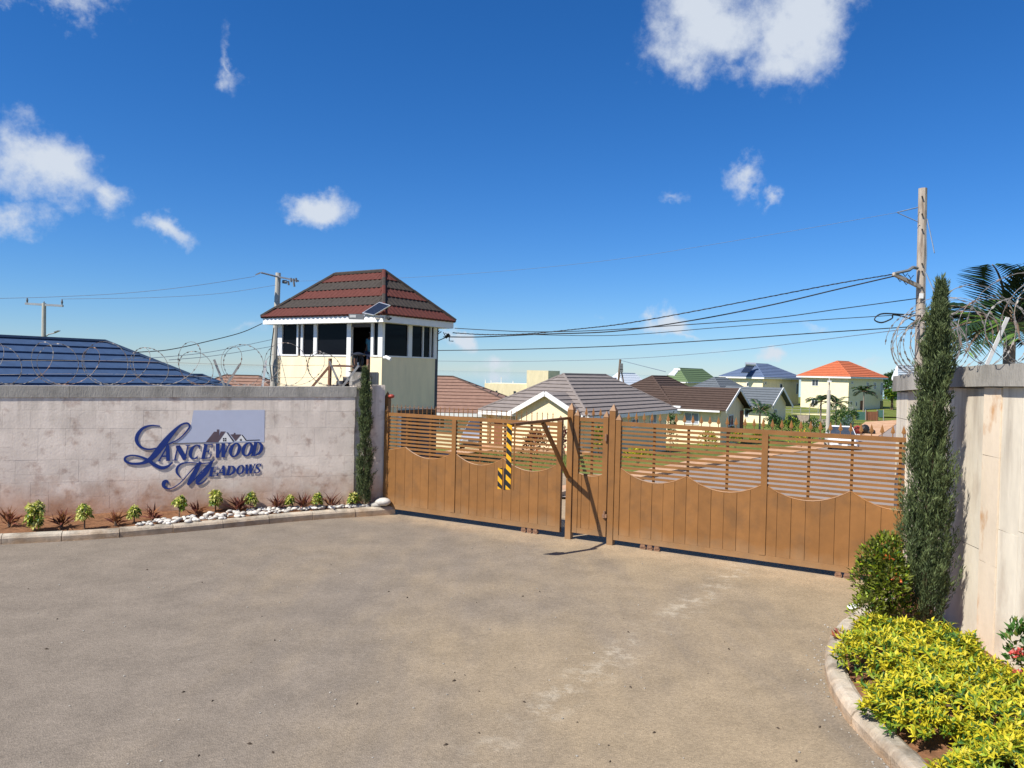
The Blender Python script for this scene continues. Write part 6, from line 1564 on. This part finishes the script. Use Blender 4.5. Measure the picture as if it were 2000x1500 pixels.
# ------------------------------------------------------------------ walls, fences and clutter beyond
def lowwall(p0, p1, yt, yb, Y0, Y1, m, name, label, cat='wall'):
    a_, b_ = at(p0, yb, Y0), at(p1, yb, Y1); za = zat(yt, a_); zb2 = zat(yt, b_); d = U((b_-a_)*np.array([1, 1, 0])); nn = np.array([-d[1], d[0], 0])*.2
    root = empty(name, (a_+b_)/2, label, cat); k_ = max(2, int(np.linalg.norm(b_-a_)/1.2))
    for k in range(k_):
        q0_ = a_+(b_-a_)*(k/k_); q1_ = a_+(b_-a_)*((k+1)/k_-.003); z0_ = za+(zb2-za)*k/k_; z1_ = za+(zb2-za)*(k+1)/k_
        f3 = lambda q, z: np.array([q[0], q[1], z])
        MB().hexa([f3(q0_, z0_-3), f3(q1_, z0_-3), f3(q1_, z0_-3)+nn, f3(q0_, z0_-3)+nn], [f3(q0_, z0_), f3(q1_, z1_), f3(q1_, z1_)+nn, f3(q0_, z0_)+nn]).build('wall_panel', m, root)
lowwall(1530, 1640, 808, 816, 100, 97, M['cream_pale'], 'garden_wall', 'long low cream garden wall in front of the two-storey houses')
lowwall(1539, 1580, 811, 826, 88, 86, M['block'], 'block_wall', 'brown block wall left of the slim lamp post')
lowwall(1578, 1614, 819, 828, 82, 80, M['block'], 'block_wall', 'paler brown block wall nearer the slim lamp post')
fn = empty('mesh_fence', at(1600, 808, 98), 'thin wire mesh fence with posts before the two-storey houses', 'fence')
for k in range(9):
    px_ = 1530+k*17; MB().tube([at(px_, 812, 98-k*.2), at(px_, 794, 98-k*.2)], .035, 5).build('fence_post', M['steel'], fn)
for y_ in (795, 800, 805): MB().tube([at(1530, y_, 98), at(1666, y_+1, 96.5)], .02, 4).build('fence_wire', M['steel'], fn)
sc_ = empty('green_screen_fence', at(1683, 815, 92), 'green mesh screen fence left of the brown wooden yard gate', 'fence')
for p0, p1, y0, y1 in ((1673, 1690, 804.5, 824), (1714, 1725, 801, 815)):
    a_, b_ = at(p0, y0, 92), at(p1, y0, 92); c = at(p1, y1, 92); MB().hexa([(a_[0], 92, c[2]), (b_[0], 92, c[2]), (b_[0], 92.06, c[2]), (a_[0], 92.06, c[2])], [a_, b_, b_+np.array([0, .06, 0]), a_+np.array([0, .06, 0])]).build('mesh_panel', M['fence_green'], sc_)
for px_ in (1672, 1690.5, 1713.5, 1725.5): MB().tube([at(px_, 800, 91.9), at(px_, 826, 91.9)], .05, 5).build('fence_post', M['steel'], sc_)
wg = empty('wooden_yard_gate', at(1703, 818, 91), 'brown boarded yard gate beside the sandy drive of the orange-roofed house', 'gate')
for k in range(7):
    a_, b_ = at(1693+k*2.9, 804, 91), at(1693+(k+1)*2.9-.25, 827, 91); MB().hexa([(a_[0], 91, b_[2]), (b_[0], 91, b_[2]), (b_[0], 91.05, b_[2]), (a_[0], 91.05, b_[2])], [(a_[0], 91, a_[2]), (b_[0], 91, a_[2]), (b_[0], 91.05, a_[2]), (a_[0], 91.05, a_[2])]).build('board', M['door_wood'], wg)
for px_ in (1692, 1714): MB().bar(at(px_, 802, 90.95), at(px_, 828, 90.95), .1, .1, up=MBy).build('gate_post', M['wood'], wg)
rub = at(1683, 832, 74); rub[2] = tzs(rub[0], rub[1])
rb_ = empty('rubbish_heap', rub, 'small heap of red cloth and black bags on the sandy roadside beyond the gate', 'rubbish')
MB().ico(rub+np.array([-.35, 0, .4]), (.45, .35, .45), 2, jit=.12).build('red_cloth', M['red'], rb_); MB().ico(rub+np.array([.35, .1, .5]), (.5, .4, .5), 2, jit=.12).build('black_bag', M['hazard_k'], rb_); MB().ico(rub+np.array([.9, -.1, .25]), (.4, .35, .28), 2, jit=.12).build('black_bag', M['hazard_k'], rb_)
ribbon_sheet('sandy_drive', [tuple(at(x, y, Y)[:2]) for x, y, Y in ((1660, 845, 70), (1672, 835, 78), (1690, 828, 88))], [tuple(at(x, y, Y)[:2]) for x, y, Y in ((1712, 845, 70), (1738, 832, 80), (1762, 822, 92))], 12, .09, M['sand'], nu=5)
ribbon_sheet('lawn_verge', [tuple(at(x, y, Y)[:2]) for x, y, Y in ((1716, 820, 96), (1720, 812, 108))], [tuple(at(x, y, Y)[:2]) for x, y, Y in ((1790, 820, 96), (1800, 812, 108))], 8, .12, M['lawn'], nu=5)
ribbon_sheet('driveway_strip', [tuple(at(x, y, Y)[:2]) for x, y, Y in ((790, 905, 26), (905, 872, 40))], [tuple(at(x, y, Y)[:2]) for x, y, Y in ((900, 890, 31), (990, 868, 41))], 14, .06, M['sand'], nu=4)

# ------------------------------------------------------------------ cars
def car(pos, heading, label, paint, name='parked_car', sc=1.0):
    pos = np.array(pos, float); f_ = np.array([math.cos(heading), math.sin(heading), 0]); r_ = np.array([f_[1], -f_[0], 0])
    root = empty(name, pos, label, 'car'); q = lambda x, y, z: pos+(f_*x+r_*y+Z*z)*sc
    st = [(-2.1,.42,.72,.80,.62), (-2.0,.34,.92,.86,.78), (-1.2,.30,.98,.88,.84), (-.3,.30,.98,.89,.85), (.75,.30,.96,.89,.84), (1.5,.30,.86,.87,.76), (1.95,.32,.74,.80,.66), (2.1,.42,.62,.70,.60)]
    v = []; fs = []; 
    for x, zl, zh, yl, yh in st: v += [q(x, -yl, zl), q(x, -yl-.02, (zl+zh)/2), q(x, -yh, zh), q(x, yh, zh), q(x, yl+.02, (zl+zh)/2), q(x, yl, zl)]
    for i in range(len(st)-1):
        for j in range(6): fs.append((i*6+j, i*6+(j+1) % 6, (i+1)*6+(j+1) % 6, (i+1)*6+j))
    fs += [tuple(range(6)), tuple((len(st)-1)*6+j for j in range(6))]
    MB().add(v, fs).build('body', paint, root, smooth=False)
    cab = [(-1.75,.95,.78), (-1.15,1.42,.62), (.05,1.46,.62), (.95,.94,.76)]
    v = []; 
    for x, z, y in cab: v += [q(x, -y, z), q(x, y, z)]
    MB().add([q(-1.15, -.63, 1.41), q(-1.15, .63, 1.41), q(.05, .63, 1.45), q(.05, -.63, 1.45), q(-1.10, -.60, 1.47), q(-1.10, .60, 1.47), q(0, .60, 1.505), q(0, -.60, 1.505)], [(0,1,2,3), (4,5,6,7), (0,1,5,4), (1,2,6,5), (2,3,7,6), (3,0,4,7)]).build('roof', paint, root)
    MB().prism([q(.06, -.63, 1.44), q(.06, .63, 1.44), q(.95, .76, .95), q(.95, -.76, .95)], (Z*.015-f_*.0)).build('windscreen', M['glass'], root)
    MB().prism([q(-1.16, -.63, 1.40), q(-1.16, .63, 1.40), q(-1.75, .78, .95), q(-1.75, -.78, .95)], Z*.015).build('rear_window', M['glass'], root)
    for s_ in (-1, 1):
        MB().prism([q(-1.68, s_*.775, .965), q(-1.14, s_*.635, 1.40), q(.04, s_*.635, 1.44), q(.88, s_*.755, .965)], r_*s_*.012).build('side_window', M['glass'], root)
        MB().prism([q(.02, s_*.63, 1.46), q(.09, s_*.64, 1.45), q(.99, s_*.775, .94), q(.90, s_*.77, .94)], r_*s_*.03).build('pillar', paint, root)
        MB().box(q(.72, s_*.93, .98), f_*.06, r_*.10, Z*.07).build('mirror', paint, root)
        MB().prism([q(2.04, s_*.40, .66), q(1.90, s_*.76, .68), q(1.92, s_*.76, .56), q(2.07, s_*.40, .55)], f_*.05).build('headlight', M['alu'], root)
        for x in (-1.3, 1.35):
            c = q(x, s_*.80, .31); w = MB().tube([c-r_*.10*sc, c+r_*.10*sc], .31*sc, 16).build('tyre', M['tyre'], root)
            MB().tube([c+r_*s_*.101*sc, c+r_*s_*.112*sc], .19*sc, 12).build('rim', M['alu'], w)
    MB().prism([q(2.06, -.38, .64), q(2.06, .38, .64), q(2.115, .36, .50), q(2.115, -.36, .50)], f_*.02).build('grille', M['black'], root)
    MB().prism([q(2.08, -.62, .42), q(2.08, .62, .42), q(2.06, .62, .28), q(2.06, -.62, .28)], f_*.06).build('bumper_intake', M['black'], root)
    MB().box(q(2.16, 0, .44), f_*.008, r_*.17, Z*.055).build('number_plate', M['white'], root)
    return root
cp = at(1642, 880, 50); zc = tzs(cp[0], cp[1])+.05
car((cp[0], cp[1], zc), math.atan2(-cp[1], -cp[0])+.10, 'white car facing the gate on the road beyond the right gate leaf', M['car_white'])
cp = at(940, 868, 41.5); zc = tzs(cp[0], cp[1])+.1
car((cp[0], cp[1], zc), math.atan2(-cp[1], -cp[0])-.15, 'silver-white car parked beside the grey-roofed house, seen through the left gate slats', M['alu'])

# ------------------------------------------------------------------ litter
lit = g(1665, 1189)
lp = MB().add([lit+np.array([-.07, -.03, .004]), lit+np.array([.0, -.05, .015]), lit+np.array([.08, .0, .05]), lit+np.array([.03, .05, .02]), lit+np.array([-.04, .03, .03]), lit+np.array([.01, .0, .06])], [(0,1,5), (1,2,5), (2,3,5), (3,4,5), (4,0,5)]); lp.build('paper_litter', M['paper'], label='crumpled white paper litter on the asphalt at the end of the right kerb', cat='litter', fix=False)
mb = MB(); n = 48; spots = []
for k in range(n):
    px_, py_ = RNG.uniform(850, 1700), RNG.uniform(1150, 1495)
    if RNG.random() < .35: px_, py_ = RNG.uniform(20, 1000), RNG.uniform(1080, 1480)
    p = g(px_, py_)
    if p[0] > 2.2: continue
    a = RNG.uniform(0, 3.1); L = RNG.uniform(.006, .022); d = np.array([math.cos(a), math.sin(a), 0]); e = np.array([-d[1], d[0], 0])*L*.45
    mb.add([p-d*L+Z*.006, p+e+Z*.006, p+d*L+Z*.007, p-e+Z*.006, p+Z*(.010+L*.35)], [(0,1,4), (1,2,4), (2,3,4), (3,0,4)])
mb.build('fallen_leaf_bits', M['litter'], kind='stuff', fix=False)
mb = MB(); n = 110
for k in range(n):
    px_, py_ = RNG.uniform(0, 1660), RNG.uniform(1050, 1498); p = g(px_, py_)
    if p[0] > 2.3 or p[1] > 10.8+p[0]*-.55: continue
    L = RNG.uniform(.004, .011); mb.ico(p+Z*(.004+L*.3), (L, L*.8, L*.6), 1, jit=.15)
for k in range(160):
    t = RNG.uniform(0, 1); p, d = kf2(kL2*t*.7); p = p+np.array([d[1], -d[0], 0])*RNG.uniform(.01, .22)*RNG.random(); L = RNG.uniform(.004, .011)
    mb.ico(p+Z*(.004+L*.3), (L, L*.8, L*.6), 1, jit=.15)
mb.build('loose_gravel', M['concrete'], kind='stuff', fix=False)
